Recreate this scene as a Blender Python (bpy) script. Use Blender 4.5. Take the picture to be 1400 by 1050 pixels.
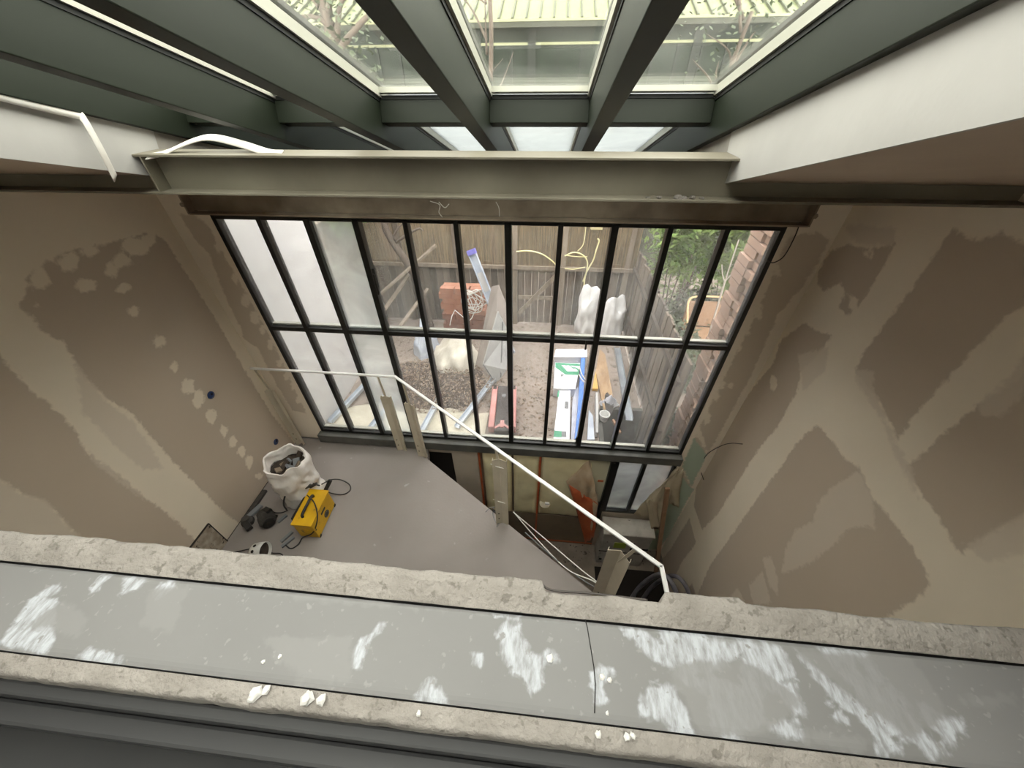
import bpy, math, random
import numpy as np
from mathutils import Vector, Matrix, noise as mnoise
S = bpy.context.scene
for o in list(bpy.data.objects): bpy.data.objects.remove(o)
COL = S.collection
random.seed(7)

# ------------------------------------------------------------------ camera, world, exposure
CZ = 3.439                                   # eye height above the mezzanine slab (z = 0)
FPX, PITCH, YAW, ROLL = 501.54, math.radians(40.831), math.radians(5.725), math.radians(-0.66)
cp, sp = math.cos(PITCH), math.sin(PITCH)
FW = Vector((-math.sin(YAW)*cp, math.cos(YAW)*cp, -sp))
R0 = Vector((math.cos(YAW), math.sin(YAW), 0)); U0 = R0.cross(FW)
RT = R0*math.cos(ROLL) + U0*math.sin(ROLL); UP = -R0*math.sin(ROLL) + U0*math.cos(ROLL)
CAM = Vector((0, 0, CZ))
cd = bpy.data.cameras.new('camera'); cam = bpy.data.objects.new('camera', cd); COL.objects.link(cam)
cd.sensor_width = 36; cd.lens = FPX*36/1400; cd.clip_start = 0.01; cd.clip_end = 200
m3 = Matrix((RT, UP, -FW)).transposed()
cam.matrix_world = Matrix.Translation(CAM) @ m3.to_4x4()
S.camera = cam

W = bpy.data.worlds.new('overcast'); S.world = W; W.use_nodes = True
bg = W.node_tree.nodes['Background']; bg.inputs[0].default_value = (1.0, 0.972, 0.965, 1); bg.inputs[1].default_value = 2.6
S.view_settings.view_transform = 'Standard'; S.view_settings.look = 'None'
S.view_settings.gamma = 1; S.view_settings.use_curve_mapping = False
S.view_settings.exposure = 1.6
EXPO = S.view_settings.exposure

# ------------------------------------------------------------------ pixel -> ray helpers (distance always from a surface)
def ray(x, y): return RT*(x-700) - UP*(y-525) + FW*FPX
def PZ(x, y, z): d = ray(x, y); return CAM + d*((z-CZ)/d.z)
def PY(x, y, Y): d = ray(x, y); return CAM + d*(Y/d.y)
def PX(x, y, X): d = ray(x, y); return CAM + d*(X/d.x)

# ------------------------------------------------------------------ materials
MATS = {}
def lin(c):
    return tuple((v/12.92 if v <= 0.04045 else ((v+0.055)/1.055)**2.4) for v in (k/255 for k in c))
def mat(name, c1, c2=None, scale=6., rough=.7, bump=0., bscale=None, metal=0., spec=.4, trans=0., stretch=(1,1,1), detail=4., c3=None, s3=40., t3=.62):
    if name in MATS: return MATS[name]
    m = bpy.data.materials.new(name); m.use_nodes = True; MATS[name] = m
    nt = m.node_tree; b = nt.nodes['Principled BSDF']
    b.inputs['Roughness'].default_value = rough; b.inputs['Metallic'].default_value = metal
    b.inputs['Specular IOR Level'].default_value = spec
    c1 = lin(c1); 
    tc = nt.nodes.new('ShaderNodeTexCoord'); mp = nt.nodes.new('ShaderNodeMapping'); mp.inputs['Scale'].default_value = stretch
    nt.links.new(tc.outputs['Object'], mp.inputs[0])
    if c2 is not None:
        n = nt.nodes.new('ShaderNodeTexNoise'); n.inputs['Scale'].default_value = scale; n.inputs['Detail'].default_value = detail
        nt.links.new(mp.outputs[0], n.inputs['Vector'])
        r = nt.nodes.new('ShaderNodeValToRGB'); r.color_ramp.elements[0].position = .35; r.color_ramp.elements[1].position = .65
        r.color_ramp.elements[0].color = (*c1, 1); r.color_ramp.elements[1].color = (*lin(c2), 1)
        nt.links.new(n.outputs[0], r.inputs[0]); last = r.outputs[0]
        if c3 is not None:
            n3 = nt.nodes.new('ShaderNodeTexNoise'); n3.inputs['Scale'].default_value = s3; n3.inputs['Detail'].default_value = 3
            nt.links.new(mp.outputs[0], n3.inputs['Vector'])
            mr = nt.nodes.new('ShaderNodeMapRange'); mr.inputs['From Min'].default_value = t3; mr.inputs['From Max'].default_value = t3+.06
            nt.links.new(n3.outputs[0], mr.inputs[0])
            mx = nt.nodes.new('ShaderNodeMix'); mx.data_type = 'RGBA'; nt.links.new(mr.outputs[0], mx.inputs['Factor'])
            nt.links.new(last, mx.inputs['A']); mx.inputs['B'].default_value = (*lin(c3), 1); last = mx.outputs['Result']
        nt.links.new(last, b.inputs['Base Color'])
    else: b.inputs['Base Color'].default_value = (*c1, 1)
    if bump:
        n2 = nt.nodes.new('ShaderNodeTexNoise'); n2.inputs['Scale'].default_value = bscale or scale*4; n2.inputs['Detail'].default_value = 6
        nt.links.new(mp.outputs[0], n2.inputs['Vector'])
        bu = nt.nodes.new('ShaderNodeBump'); bu.inputs['Strength'].default_value = bump; bu.inputs['Distance'].default_value = .01
        nt.links.new(n2.outputs[0], bu.inputs['Height']); nt.links.new(bu.outputs[0], b.inputs['Normal'])
    if trans: b.inputs['Transmission Weight'].default_value = trans
    return m
def glass(name, haze=.05, tint=(.93,.96,.93), spots=.0, hcol=(.9,.93,.93), rough=.03, smear=.1):
    """thin pane: clear with a fresnel reflection plus a film of building dust"""
    m = bpy.data.materials.new(name); m.use_nodes = True; nt = m.node_tree; MATS[name] = m
    for n in list(nt.nodes): nt.nodes.remove(n)
    out = nt.nodes.new('ShaderNodeOutputMaterial'); tr = nt.nodes.new('ShaderNodeBsdfTransparent'); tr.inputs[0].default_value = (*tint, 1)
    gl = nt.nodes.new('ShaderNodeBsdfGlossy'); gl.inputs['Roughness'].default_value = rough
    fr = nt.nodes.new('ShaderNodeFresnel'); ge = nt.nodes.new('ShaderNodeNewGeometry')   # thin pane: same reflectance from either side
    io = nt.nodes.new('ShaderNodeMapRange'); io.inputs['To Min'].default_value = 1.45; io.inputs['To Max'].default_value = 1/1.45
    nt.links.new(ge.outputs['Backfacing'], io.inputs[0]); nt.links.new(io.outputs[0], fr.inputs[0])
    mix = nt.nodes.new('ShaderNodeMixShader'); nt.links.new(fr.outputs[0], mix.inputs[0]); nt.links.new(tr.outputs[0], mix.inputs[1]); nt.links.new(gl.outputs[0], mix.inputs[2])
    tl = nt.nodes.new('ShaderNodeBsdfTranslucent'); tl.inputs[0].default_value = (*hcol, 1)
    df = nt.nodes.new('ShaderNodeBsdfDiffuse'); df.inputs[0].default_value = (*hcol, 1)
    hz = nt.nodes.new('ShaderNodeMixShader'); hz.inputs[0].default_value = .4; nt.links.new(tl.outputs[0], hz.inputs[1]); nt.links.new(df.outputs[0], hz.inputs[2])
    tc = nt.nodes.new('ShaderNodeTexCoord'); n = nt.nodes.new('ShaderNodeTexNoise'); n.inputs['Scale'].default_value = 2.2; n.inputs['Detail'].default_value = 5
    n.inputs['Distortion'].default_value = .8
    nt.links.new(tc.outputs['Object'], n.inputs['Vector'])
    mr = nt.nodes.new('ShaderNodeMapRange'); mr.inputs['From Min'].default_value = .35; mr.inputs['From Max'].default_value = .7
    mr.inputs['To Min'].default_value = haze; mr.inputs['To Max'].default_value = haze+smear
    nt.links.new(n.outputs[0], mr.inputs[0])
    m2 = nt.nodes.new('ShaderNodeMixShader'); nt.links.new(mr.outputs[0], m2.inputs[0]); nt.links.new(mix.outputs[0], m2.inputs[1]); nt.links.new(hz.outputs[0], m2.inputs[2])
    nt.links.new(m2.outputs[0], out.inputs[0]); return m

def patched(name, ca, cb, cskim=None, edge=.012, nsc=26., namp=.03, rough=.8, a='board', sk='skim', ca2=None, bump=.15, fine=None, broken=False):
    """colour where attribute 'a' is positive = cb, else ca; ragged trowelled edges from noise"""
    m = bpy.data.materials.new(name); m.use_nodes = True; nt = m.node_tree; b = nt.nodes['Principled BSDF']; MATS[name] = m
    b.inputs['Roughness'].default_value = rough; b.inputs['Specular IOR Level'].default_value = .3
    tc = nt.nodes.new('ShaderNodeTexCoord')
    def no(scale, detail=5, dist=0.):
        n = nt.nodes.new('ShaderNodeTexNoise'); n.inputs['Scale'].default_value = scale; n.inputs['Detail'].default_value = detail; n.inputs['Distortion'].default_value = dist
        nt.links.new(tc.outputs['Object'], n.inputs['Vector']); return n.outputs[0]
    def mathn(op, x, y=None):
        n = nt.nodes.new('ShaderNodeMath'); n.operation = op
        for i, v in enumerate((x, y)):
            if v is None: continue
            if isinstance(v, (int, float)): n.inputs[i].default_value = v
            else: nt.links.new(v, n.inputs[i])
        return n.outputs[0]
    def mask(attr, amp, e):
        at = nt.nodes.new('ShaderNodeAttribute'); at.attribute_name = attr
        s = mathn('ADD', at.outputs['Fac'], mathn('MULTIPLY', mathn('SUBTRACT', no(nsc, 6, .4), .5), amp))
        mr = nt.nodes.new('ShaderNodeMapRange'); mr.interpolation_type = 'SMOOTHSTEP'
        mr.inputs['From Min'].default_value = -e; mr.inputs['From Max'].default_value = e; nt.links.new(s, mr.inputs[0]); return mr.outputs[0]
    def mix(f, A, B):
        n = nt.nodes.new('ShaderNodeMix'); n.data_type = 'RGBA'
        nt.links.new(f, n.inputs['Factor']) if not isinstance(f, float) else setattr(n.inputs['Factor'], 'default_value', f)
        for k, v in (('A', A), ('B', B)):
            if isinstance(v, tuple): n.inputs[k].default_value = (*v, 1)
            else: nt.links.new(v, n.inputs[k])
        return n.outputs['Result']
    ca_ = lin(ca); cb_ = lin(cb)
    col_a = mix(no(3., 6), ca_, lin(ca2) if ca2 else tuple(v*.86 for v in ca_))
    col_b = mix(no(1.6, 4), cb_, tuple(v*.93 for v in cb_))
    mk = mask(a, namp*2, edge)
    if broken:      # thin, dragged paint: worn through in streaks
        mp = nt.nodes.new('ShaderNodeMapping'); mp.inputs['Rotation'].default_value = (0, 0, -.75); mp.inputs['Scale'].default_value = (1, .28, 1); nt.links.new(tc.outputs['Object'], mp.inputs[0])
        nn = nt.nodes.new('ShaderNodeTexNoise'); nn.inputs['Scale'].default_value = 75.; nn.inputs['Detail'].default_value = 8.; nn.inputs['Roughness'].default_value = .65; nt.links.new(mp.outputs[0], nn.inputs['Vector'])
        mr_ = nt.nodes.new('ShaderNodeMapRange'); mr_.inputs['From Min'].default_value = .36; mr_.inputs['From Max'].default_value = .6; nt.links.new(nn.outputs[0], mr_.inputs[0])
        mk = mathn('MULTIPLY', mk, mathn('ADD', mathn('MULTIPLY', mr_.outputs[0], .75), .2))
    c = mix(mk, col_a, col_b)
    if cskim:
        c = mix(mathn('MULTIPLY', mask(sk, namp*2, edge*1.2), .85), c, lin(cskim))
    if fine:
        mr = nt.nodes.new('ShaderNodeMapRange'); mr.inputs['From Min'].default_value = .66; mr.inputs['From Max'].default_value = .72
        nt.links.new(no(60., 2), mr.inputs[0]); c = mix(mr.outputs[0], c, lin(fine))
    nt.links.new(c, b.inputs['Base Color'])
    bu = nt.nodes.new('ShaderNodeBump'); bu.inputs['Strength'].default_value = bump; bu.inputs['Distance'].default_value = .004
    nt.links.new(mathn('ADD', mathn('MULTIPLY', mk, -1.), mathn('MULTIPLY', no(30., 6), .35)), bu.inputs['Height']); nt.links.new(bu.outputs[0], b.inputs['Normal'])
    return m

# ------------------------------------------------------------------ mesh builder
class MB:
    def __init__(s): s.v = []; s.f = []
    def add(s, vs, fs):
        o = len(s.v); s.v += [tuple(p) for p in vs]; s.f += [tuple(i+o for i in f) for f in fs]; return s
    def box(s, lo, hi):
        x0,y0,z0 = lo; x1,y1,z1 = hi
        return s.add([(x0,y0,z0),(x1,y0,z0),(x1,y1,z0),(x0,y1,z0),(x0,y0,z1),(x1,y0,z1),(x1,y1,z1),(x0,y1,z1)],
                     [(3,2,1,0),(4,5,6,7),(0,1,5,4),(1,2,6,5),(2,3,7,6),(3,0,4,7)])
    def obox(s, o, ax, ay, az):
        """oriented box from a corner and three edge vectors"""
        o, ax, ay, az = map(Vector, (o, ax, ay, az))
        return s.add([o, o+ax, o+ax+ay, o+ay, o+az, o+ax+az, o+ax+ay+az, o+ay+az], [(3,2,1,0),(4,5,6,7),(0,1,5,4),(1,2,6,5),(2,3,7,6),(3,0,4,7)])
    def bar(s, p0, p1, w, h, up=(0,0,1)):
        p0, p1 = Vector(p0), Vector(p1); d = (p1-p0).normalized(); up = Vector(up)
        if abs(d.dot(up)) > .98: up = Vector((0,1,0))
        r = d.cross(up).normalized(); u = r.cross(d)
        return s.obox(p0 - r*w/2 - u*h/2, p1-p0, r*w, u*h)
    def prism(s, poly, ext):
        """polygon (3d points) extruded by vector"""
        n = len(poly); e = Vector(ext); a = [Vector(p) for p in poly]
        return s.add(a + [p+e for p in a], [tuple(range(n))[::-1], tuple(range(n, 2*n))] + [(i, (i+1) % n, n+(i+1) % n, n+i) for i in range(n)])
    def tube(s, pts, r, n=8, caps=True):
        pts = [Vector(p) for p in pts]; rr = r if isinstance(r, (list, tuple)) else [r]*len(pts); rings = []; prev = None; vs = []
        for i, p in enumerate(pts):
            d = (pts[min(i+1, len(pts)-1)] - pts[max(i-1, 0)]).normalized()
            ref = prev if prev is not None else (Vector((0,0,1)) if abs(d.z) < .9 else Vector((1,0,0)))
            u = (ref - d*ref.dot(d)).normalized(); w = d.cross(u); prev = u
            vs += [p + (u*math.cos(2*math.pi*k/n) + w*math.sin(2*math.pi*k/n))*rr[i] for k in range(n)]
        fs = [(i*n+k, i*n+(k+1) % n, (i+1)*n+(k+1) % n, (i+1)*n+k) for i in range(len(pts)-1) for k in range(n)]
        if caps: fs += [tuple(range(n))[::-1], tuple(range((len(pts)-1)*n, len(pts)*n))]
        return s.add(vs, fs)
    def lathe(s, prof, c=(0,0,0), n=24, axis=None, fn=None):
        c = Vector(c); vs = []
        q = axis.to_track_quat('Z', 'Y') if axis is not None else None
        for j, (r, z) in enumerate(prof):
            for k in range(n):
                a = 2*math.pi*k/n; p = Vector((r*math.cos(a), r*math.sin(a), z))
                if fn: p = fn(p, a, j)
                vs.append(c + (q @ p if q else p))
        return s.add(vs, [(j*n+k, j*n+(k+1) % n, (j+1)*n+(k+1) % n, (j+1)*n+k) for j in range(len(prof)-1) for k in range(n)])
    def grid(s, nx, ny, fn):
        return s.add([fn(i/(nx-1), j/(ny-1)) for j in range(ny) for i in range(nx)],
                     [(j*nx+i, j*nx+i+1, (j+1)*nx+i+1, (j+1)*nx+i) for j in range(ny-1) for i in range(nx-1)])
    def build(s, name, m, parent=None, smooth=False, origin=None, bevel=0, solid=0, sub=0):
        me = bpy.data.meshes.new(name)
        off = Vector(origin) if origin is not None else Vector((0,0,0))
        me.from_pydata([tuple(Vector(p)-off) for p in s.v], [], s.f); me.update()
        o = bpy.data.objects.new(name, me); COL.objects.link(o); me.materials.append(MATS[m] if isinstance(m, str) else m)
        if parent is not None:
            o.parent = parent; o.location = off - world_loc(parent)
        else: o.location = off
        if smooth: me.polygons.foreach_set('use_smooth', [True]*len(me.polygons))
        if bevel:
            b = o.modifiers.new('bevel', 'BEVEL'); b.width = bevel; b.segments = 2; b.limit_method = 'ANGLE'; b.angle_limit = .7
        if solid:
            b = o.modifiers.new('solid', 'SOLIDIFY'); b.thickness = solid; b.offset = 0
        if sub:
            b = o.modifiers.new('sub', 'SUBSURF'); b.levels = sub; b.render_levels = sub
        return o
def world_loc(o):
    p = Vector(o.location)
    while o.parent is not None: o = o.parent; p += Vector(o.location)
    return p
def tag(o, label, cat, group=None):
    o['label'] = label; o['category'] = cat
    if group: o['group'] = group
    return o
def struct(o, label=None):
    o['kind'] = 'structure'
    if label: o['label'] = label
    return o
def empty(name, loc=(0,0,0)):
    o = bpy.data.objects.new(name, None); COL.objects.link(o); o.location = loc; o.empty_display_size = .1; return o
def thing(name, label, cat, loc=(0,0,0), group=None): return tag(empty(name, loc), label, cat, group)
def setting(name, label, loc=(0,0,0)): return struct(empty(name, loc), label)
def N(p, sc=1., seed=0.): return mnoise.noise(Vector(p)*sc + Vector((seed*7.3, seed*3.1, seed*1.7)))
def smoothpath(pts, n=8):
    """catmull-rom"""
    P = [Vector(p) for p in pts]; P = [P[0]*2-P[1]] + P + [P[-1]*2-P[-2]]; out = []
    for i in range(1, len(P)-2):
        a, b, c, d = P[i-1:i+3]
        for k in range(n):
            t = k/n; out.append(.5*((2*b) + (c-a)*t + (2*a-5*b+4*c-d)*t*t + (-a+3*b-3*c+d)*t**3))
    return out + [P[-2]]

def sdf(poly, px, py):
    """signed distance, positive inside"""
    P = np.array(poly); d = np.full(px.shape, 1e9); ins = np.zeros(px.shape, bool)
    for (x0, y0), (x1, y1) in zip(P, np.roll(P, -1, 0)):
        ex, ey = x1-x0, y1-y0; t = np.clip(((px-x0)*ex+(py-y0)*ey)/(ex*ex+ey*ey+1e-12), 0, 1)
        d = np.minimum(d, np.hypot(px-x0-t*ex, py-y0-t*ey))
        c = ((y0 > py) != (y1 > py)) & (px < (x1-x0)*(py-y0)/(y1-y0+1e-12)+x0); ins ^= c
    return np.where(ins, d, -d)
def union(polys, px, py):
    r = np.full(px.shape, -1.)
    for p in polys: r = np.maximum(r, sdf(p, px, py))
    return r
def attr(o, name, vals):
    a = o.data.attributes.new(name, 'FLOAT', 'POINT'); full = np.full(len(o.data.vertices), 1.0, np.float32); full[:len(vals)] = vals; a.data.foreach_set('value', full)

# ------------------------------------------------------------------ main dimensions
D = 2.739            # inner face of the glazed wall
XL, XR = -2.93, 1.955
WX0, WX1, WZ0, WZ1, WZM = -2.58, 1.615, .155, 2.615, 1.594
YB = 1.86            # steel beam
ZLOW = -2.12         # lower floor
SL = math.radians(17.04); TV = Vector((0, math.cos(SL), -math.sin(SL))); NV = Vector((0, math.sin(SL), math.cos(SL)))
def RP(x, t, h): return CAM + Vector((x, 0, 0)) + TV*t + NV*h
HU, HB, HG = .174, .366, .542
ZG = -.2             # garden ground

# ------------------------------------------------------------------ materials list
patched('plaster_walls', (230,217,196), (192,176,157), (210,196,178), ca2=(219,206,186))
patched('plaster_strip', (236,224,206), (208,193,174), (172,190,170), ca2=(228,215,197))  # same plasterboard as the walls, colour lightened to offset the backlit shade
mat('ceiling_board', (186,168,150), (196,179,160), 2.2, .85, .1)
mat('white_plaster', (190,188,184), (180,178,174), 3., .7, .25, 9.)
mat('bare_block', (150,146,138), (178,172,162), 5., .9, .4)
mat('roof_paint', (33,39,29), (28,34,24), 2., .5, .05, spec=.3)
mat('roof_gasket', (24,26,24), None, rough=.6)
mat('bead_metal', (168,168,156), None, rough=.4, metal=.2)
mat('beam_steel', (130,125,110), (112,106,92), 2.2, .5, .2, 18., spec=.45)
mat('rusty_steel', (158,144,126), (120,106,90), 4., .5, .25, spec=.5)
mat('window_frame', (20,20,18), (25,25,22), 5., .4, spec=.5)
mat('sill_paint', (74,74,70), (92,91,86), 6., .5)
mat('concrete_floor', (138,130,125), (148,140,135), 1.3, .82, .12, 40., c3=(166,160,155), s3=9., t3=.7)
mat('slab_edge', (176,166,154), (158,148,136), 5., .85)
mat('lower_floor', (122,110,98), (142,130,117), 4., .9, .2, c3=(80,70,62), s3=22.)
mat('void_shade', (34,28,24), None, rough=.9)  # near-black colour painted in for unlit space
mat('cream_steel', (196,186,166), (184,173,152), 5., .5)
mat('white_metal', (238,236,232), None, rough=.35)
mat('hole', (40,34,28), None, rough=.9)
mat('mortar', (118,113,107), (134,129,123), 9., .95, 1., 60., c3=(106,101,95), s3=45., t3=.6)
patched('ledge_paint', (101,100,99), (160,163,168), (113,112,111), edge=.006, nsc=40., namp=.02, rough=.65, a='paint', sk='scuff', ca2=(111,110,109), bump=.12, fine=(118,117,116), broken=True)
mat('inner_shade', (42,42,43), (52,52,52), 1.5, .6, .05, stretch=(.4,3,1))  # inner parapet faces: shade of the dim upper room put into the colour
mat('inner_floor', (44,44,44), (37,37,37), 2., .7)  # floor colour darkened likewise to stand in for shade
mat('gap', (30,28,28), None, rough=.9)
mat('white_membrane', (232,229,222), (214,209,200), 8., .65, .1)
# ------------------------------------------------------------------ walls
def gridwall(name, axis, off, u0, u1, v0, v1, step, mname, boards, dabs=(), skims=(), back=.12, full=None, invert_base=None):
    """vertical wall; axis 'x' -> plane X=off with u=Y; axis 'y' -> plane Y=off with u=X. polygons given in pixels."""
    nu = int((u1-u0)/step)+1; nv = int((v1-v0)/step)+1
    U, V = np.meshgrid(np.linspace(u0, u1, nu), np.linspace(v0, v1, nv))
    def conv(poly):
        if axis == 'x': return [(lambda p: (p.y, p.z))(PX(x, y, off)) for x, y in poly]
        return [(lambda p: (p.x, p.z))(PY(x, y, off)) for x, y in poly]
    b = union([conv(p) for p in boards], U.ravel(), V.ravel())
    if dabs: b = np.minimum(b, -union([conv(p) for p in dabs], U.ravel(), V.ravel()))
    k = union([conv(p) for p in skims], U.ravel(), V.ravel()) if skims else np.full(U.size, -1.)
    mb = MB(); sg = 1 if off > 0 else -1
    P = lambda u, v, o=0.: (off+o*sg, u, v) if axis == 'x' else (u, off+o, v)
    mb.v = [P(u, v) for u, v in zip(U.ravel(), V.ravel())]
    mb.f = [(j*nu+i, j*nu+i+1, (j+1)*nu+i+1, (j+1)*nu+i) for j in range(nv-1) for i in range(nu-1)]
    fu0, fu1, fv0, fv1 = full or (u0, u1, v0, v1)
    a = P(fu0, fv0, .001); c = P(fu1, fv1, back); mb.box([min(p, q) for p, q in zip(a, c)], [max(p, q) for p, q in zip(a, c)])
    o = mb.build(name, mname); attr(o, 'board', b); attr(o, 'skim', k); return o
def C4(*pts): return [(x/2.1, 280+y/2.1) for x, y in pts]          # coordinates read in an enlarged view of the left wall
def C7(*pts): return [(900+x/1.842, 290+y/1.842) for x, y in pts]  # and of the right wall
def blob(cx, cy, r, ry=None, n=9, seed=0):
    rnd = random.Random(seed*31+int(cx*7+cy)); ry = ry or r
    return [(cx+r*(.75+.5*rnd.random())*math.cos(2*math.pi*k/n), cy+ry*(.75+.5*rnd.random())*math.sin(2*math.pi*k/n)) for k in range(n)]

LB = [C4((50,290),(80,250),(75,210),(140,160),(200,130),(280,118),(350,100),(420,82),(450,88),(480,110),(530,190),(570,250),(620,330),(660,400),(700,470),(730,520),(780,600),(850,690),(870,720),(790,800),(700,925),(640,880),(560,800),(500,740),(430,660),(380,600),(330,570),(280,530),(240,500),(210,440),(180,390),(130,370),(90,320)),
      C4((-60,370),(0,430),(30,470),(100,540),(180,610),(220,650),(240,700),(300,750),(350,780),(400,830),(460,870),(520,920),(590,1000),(620,1060),(300,1080),(240,970),(130,850),(60,830),(0,790),(-60,740))]
LD = [C4(*blob(x, y, r, ry, seed=i)) for i, (x, y, r, ry) in enumerate([(115,215,36,26),(200,165,32,26),(255,130,28,18),(245,228,30,22),(320,190,20,22),(352,160,26,20),(390,118,42,26),(430,100,20,16),(352,238,22,13),(380,307,20,13),(457,392,18,17),(500,465,11,16),(541,522,20,26),(569,558,15,28),(608,606,16,22),(643,648,12,18),(668,680,11,16),(694,708,11,14),(716,735,10,20),(745,779,10,10),(107,290,6,5)])]
LS = [C4((210,440),(300,560),(380,620),(430,690),(470,760),(410,760),(330,690),(240,600)), C4((0,790),(60,830),(130,850),(240,970),(300,1080),(-60,1060),(-60,760)), C4((240,700),(360,790),(420,850),(360,810),(280,750))]
struct(gridwall('wall_left', 'x', XL, .35, D, -.02, 3.1, .02, 'plaster_walls', LB, LD, LS, full=(-2.2, D+.1, -2.3, 4.3)), 'plasterboard wall with taped and filled joints')

RB = [C7((405,150),(430,100),(480,80),(530,95),(600,75),(575,125),(540,185),(505,235),(480,265),(455,240),(470,190),(440,185),(420,200),(400,180)),
      C7((740,40),(800,75),(860,50),(960,95),(960,205),(870,270),(780,360),(700,450),(640,520),(605,575),(590,540),(560,480),(520,430),(495,400),(520,350),(580,270),(640,190),(700,100)),
      C7((640,630),(720,560),(800,485),(860,455),(960,380),(960,740),(850,800),(800,840),(760,862),(700,760),(650,690),(620,640)),
      C7((290,380),(310,320),(370,280),(400,300),(440,310),(400,360),(360,400),(350,450),(300,540),(250,600),(200,680),(150,760),(110,800),(90,740),(100,650),(180,530),(240,440)),
      C7((400,535),(440,580),(470,620),(505,640),(540,720),(600,790),(650,860),(690,940),(640,980),(560,1030),(480,1090),(120,1090),(100,960),(130,890),(180,820),(250,720),(310,640),(350,580)),
      C7((78,770),(95,835),(60,880),(20,960),(-30,1010),(-40,930),(30,850)), C7((85,935),(110,1010),(60,1060),(-20,1060))]
RD = [C7(*blob(x, y, r, ry, seed=i)) for i, (x, y, r, ry) in enumerate([(452,205,20,24),(490,230,14,20),(530,108,14,8),(290,430,9,20)])]
RS = [C7((505,650),(540,720),(548,800),(515,790),(480,795),(440,840),(380,885),(310,912),(320,850),(345,800),(390,780),(400,735),(430,700),(470,672)), C7((262,872),(285,868),(300,920),(303,968),(280,940)), C7((228,940),(262,905),(285,985),(240,990)), C7((200,945),(225,1000),(160,1000)),
      C7((960,300),(960,420),(870,510),(820,515),(800,490),(880,420)), C7((465,30),(600,40),(590,85),(500,80)), C7((495,395),(545,400),(540,440),(610,600),(640,650),(655,720),(600,620),(560,520),(500,430)), C7((350,360),(430,340),(420,400),(365,450)), C7((770,840),(960,745),(960,850),(830,880))]
struct(gridwall('wall_right', 'x', XR, .35, D, ZLOW, 3.1, .024, 'plaster_walls', RB, RD, RS, full=(-2.2, D+.1, -2.3, 4.3)), 'plasterboard wall with broad criss-cross filler bands')
# returns either side of the glazing, in the window plane
LSB = [C4((512,25),(560,30),(600,60),(640,140),(700,240),(760,350),(820,470),(860,560),(880,600),(840,590),(790,510),(765,460),(740,410),(700,385),(690,350),(650,270),(625,205),(600,140),(560,100))]
LSD = [C4(*blob(x, y, r, ry, seed=i)) for i, (x, y, r, ry) in enumerate([(628,122,14,20),(678,208,11,18),(707,272,13,20),(732,325,14,20),(753,358,8,15),(776,402,8,15),(803,455,8,12),(823,492,9,11),(842,522,9,12),(858,558,8,12)])]
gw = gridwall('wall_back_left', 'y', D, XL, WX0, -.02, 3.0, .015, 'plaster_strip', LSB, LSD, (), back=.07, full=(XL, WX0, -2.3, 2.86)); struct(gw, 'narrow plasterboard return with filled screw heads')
RSB = [C7((330,60),(400,50),(430,70),(400,130),(360,190),(300,260),(270,330),(230,420),(180,510),(125,610),(105,540),(180,390),(260,230),(300,130)),
       C7((96,560),(122,608),(84,690),(62,640)), C7((60,650),(88,700),(70,730),(30,810),(0,850),(-30,850),(20,740))]
RSD = [C7(*blob(x, y, r, ry, seed=i)) for i, (x, y, r, ry) in enumerate([(252,245,10,26),(225,293,8,20),(203,332,7,16),(160,435,8,10),(182,437,6,8),(146,465,7,12),(122,520,8,18),(300,150,9,20)])]
RSS = [C7((90,570),(122,612),(84,690),(60,640)), C7((50,655),(88,700),(70,730),(30,810),(0,850),(-30,850),(20,740))]
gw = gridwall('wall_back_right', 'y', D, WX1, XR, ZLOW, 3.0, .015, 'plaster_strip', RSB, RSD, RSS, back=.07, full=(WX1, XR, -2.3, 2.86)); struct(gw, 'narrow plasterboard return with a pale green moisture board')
# rear of the room, behind the viewer
struct(MB().box((XL-.12, -2.3, -2.3), (XR+.12, -2.2, 4.6)).build('wall_rear', 'white_plaster'))
# ------------------------------------------------------------------ ceiling and roof light
def rbox(mb, x0, x1, t0, t1, h0, h1): return mb.obox(RP(x0, t0, h0), (x1-x0, 0, 0), TV*(t1-t0), NV*(h1-h0))
TE = 3.95
SX0, SX1 = -1.915, .755        # clear opening of the roof light
mb = MB(); rbox(mb, SX1+.012, XR+.12, -2.6, 2.80, HU, HU+.34); rbox(mb, XL-.12, SX0-.012, -2.6, 2.80, HU, HU+.34); rbox(mb, SX0-.012, SX1+.012, -2.6, -2.35, HU, HU+.34)
struct(mb.build('ceiling', 'ceiling_board'), 'sloping plasterboard ceiling')
tb = (YB-.05)/math.cos(SL)
mb = MB(); rbox(mb, SX1, SX1+.012, -2.35, tb+.045, HU-.004, HB+.03); struct(mb.build('trim_1', 'white_plaster'), 'white plastered upstand of the roof light')
mb = MB(); rbox(mb, SX0-.012, SX0, -2.35, tb+.045, HU-.004, HB+.03); struct(mb.build('trim_2', 'white_plaster'), 'white plastered upstand of the roof light, partly unfinished')
mb = MB(); rbox(mb, SX1+.004, SX1+.012, tb+.045, 2.80, HU, HB+.03); rbox(mb, SX0-.012, SX0-.004, tb+.045, 2.80, HU, HB+.03); struct(mb.build('trim_3', 'bare_block'), 'unfinished roof upstand behind the beam')
sky = setting('window_2', 'sloping roof light of dark green-grey steel rafters and glass', RP(0, 0, HB))
RXS = [SX0-.02+.0, -1.424, -.884, -.344, .196, SX1-.0]
RW = .068
edges = []
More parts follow.
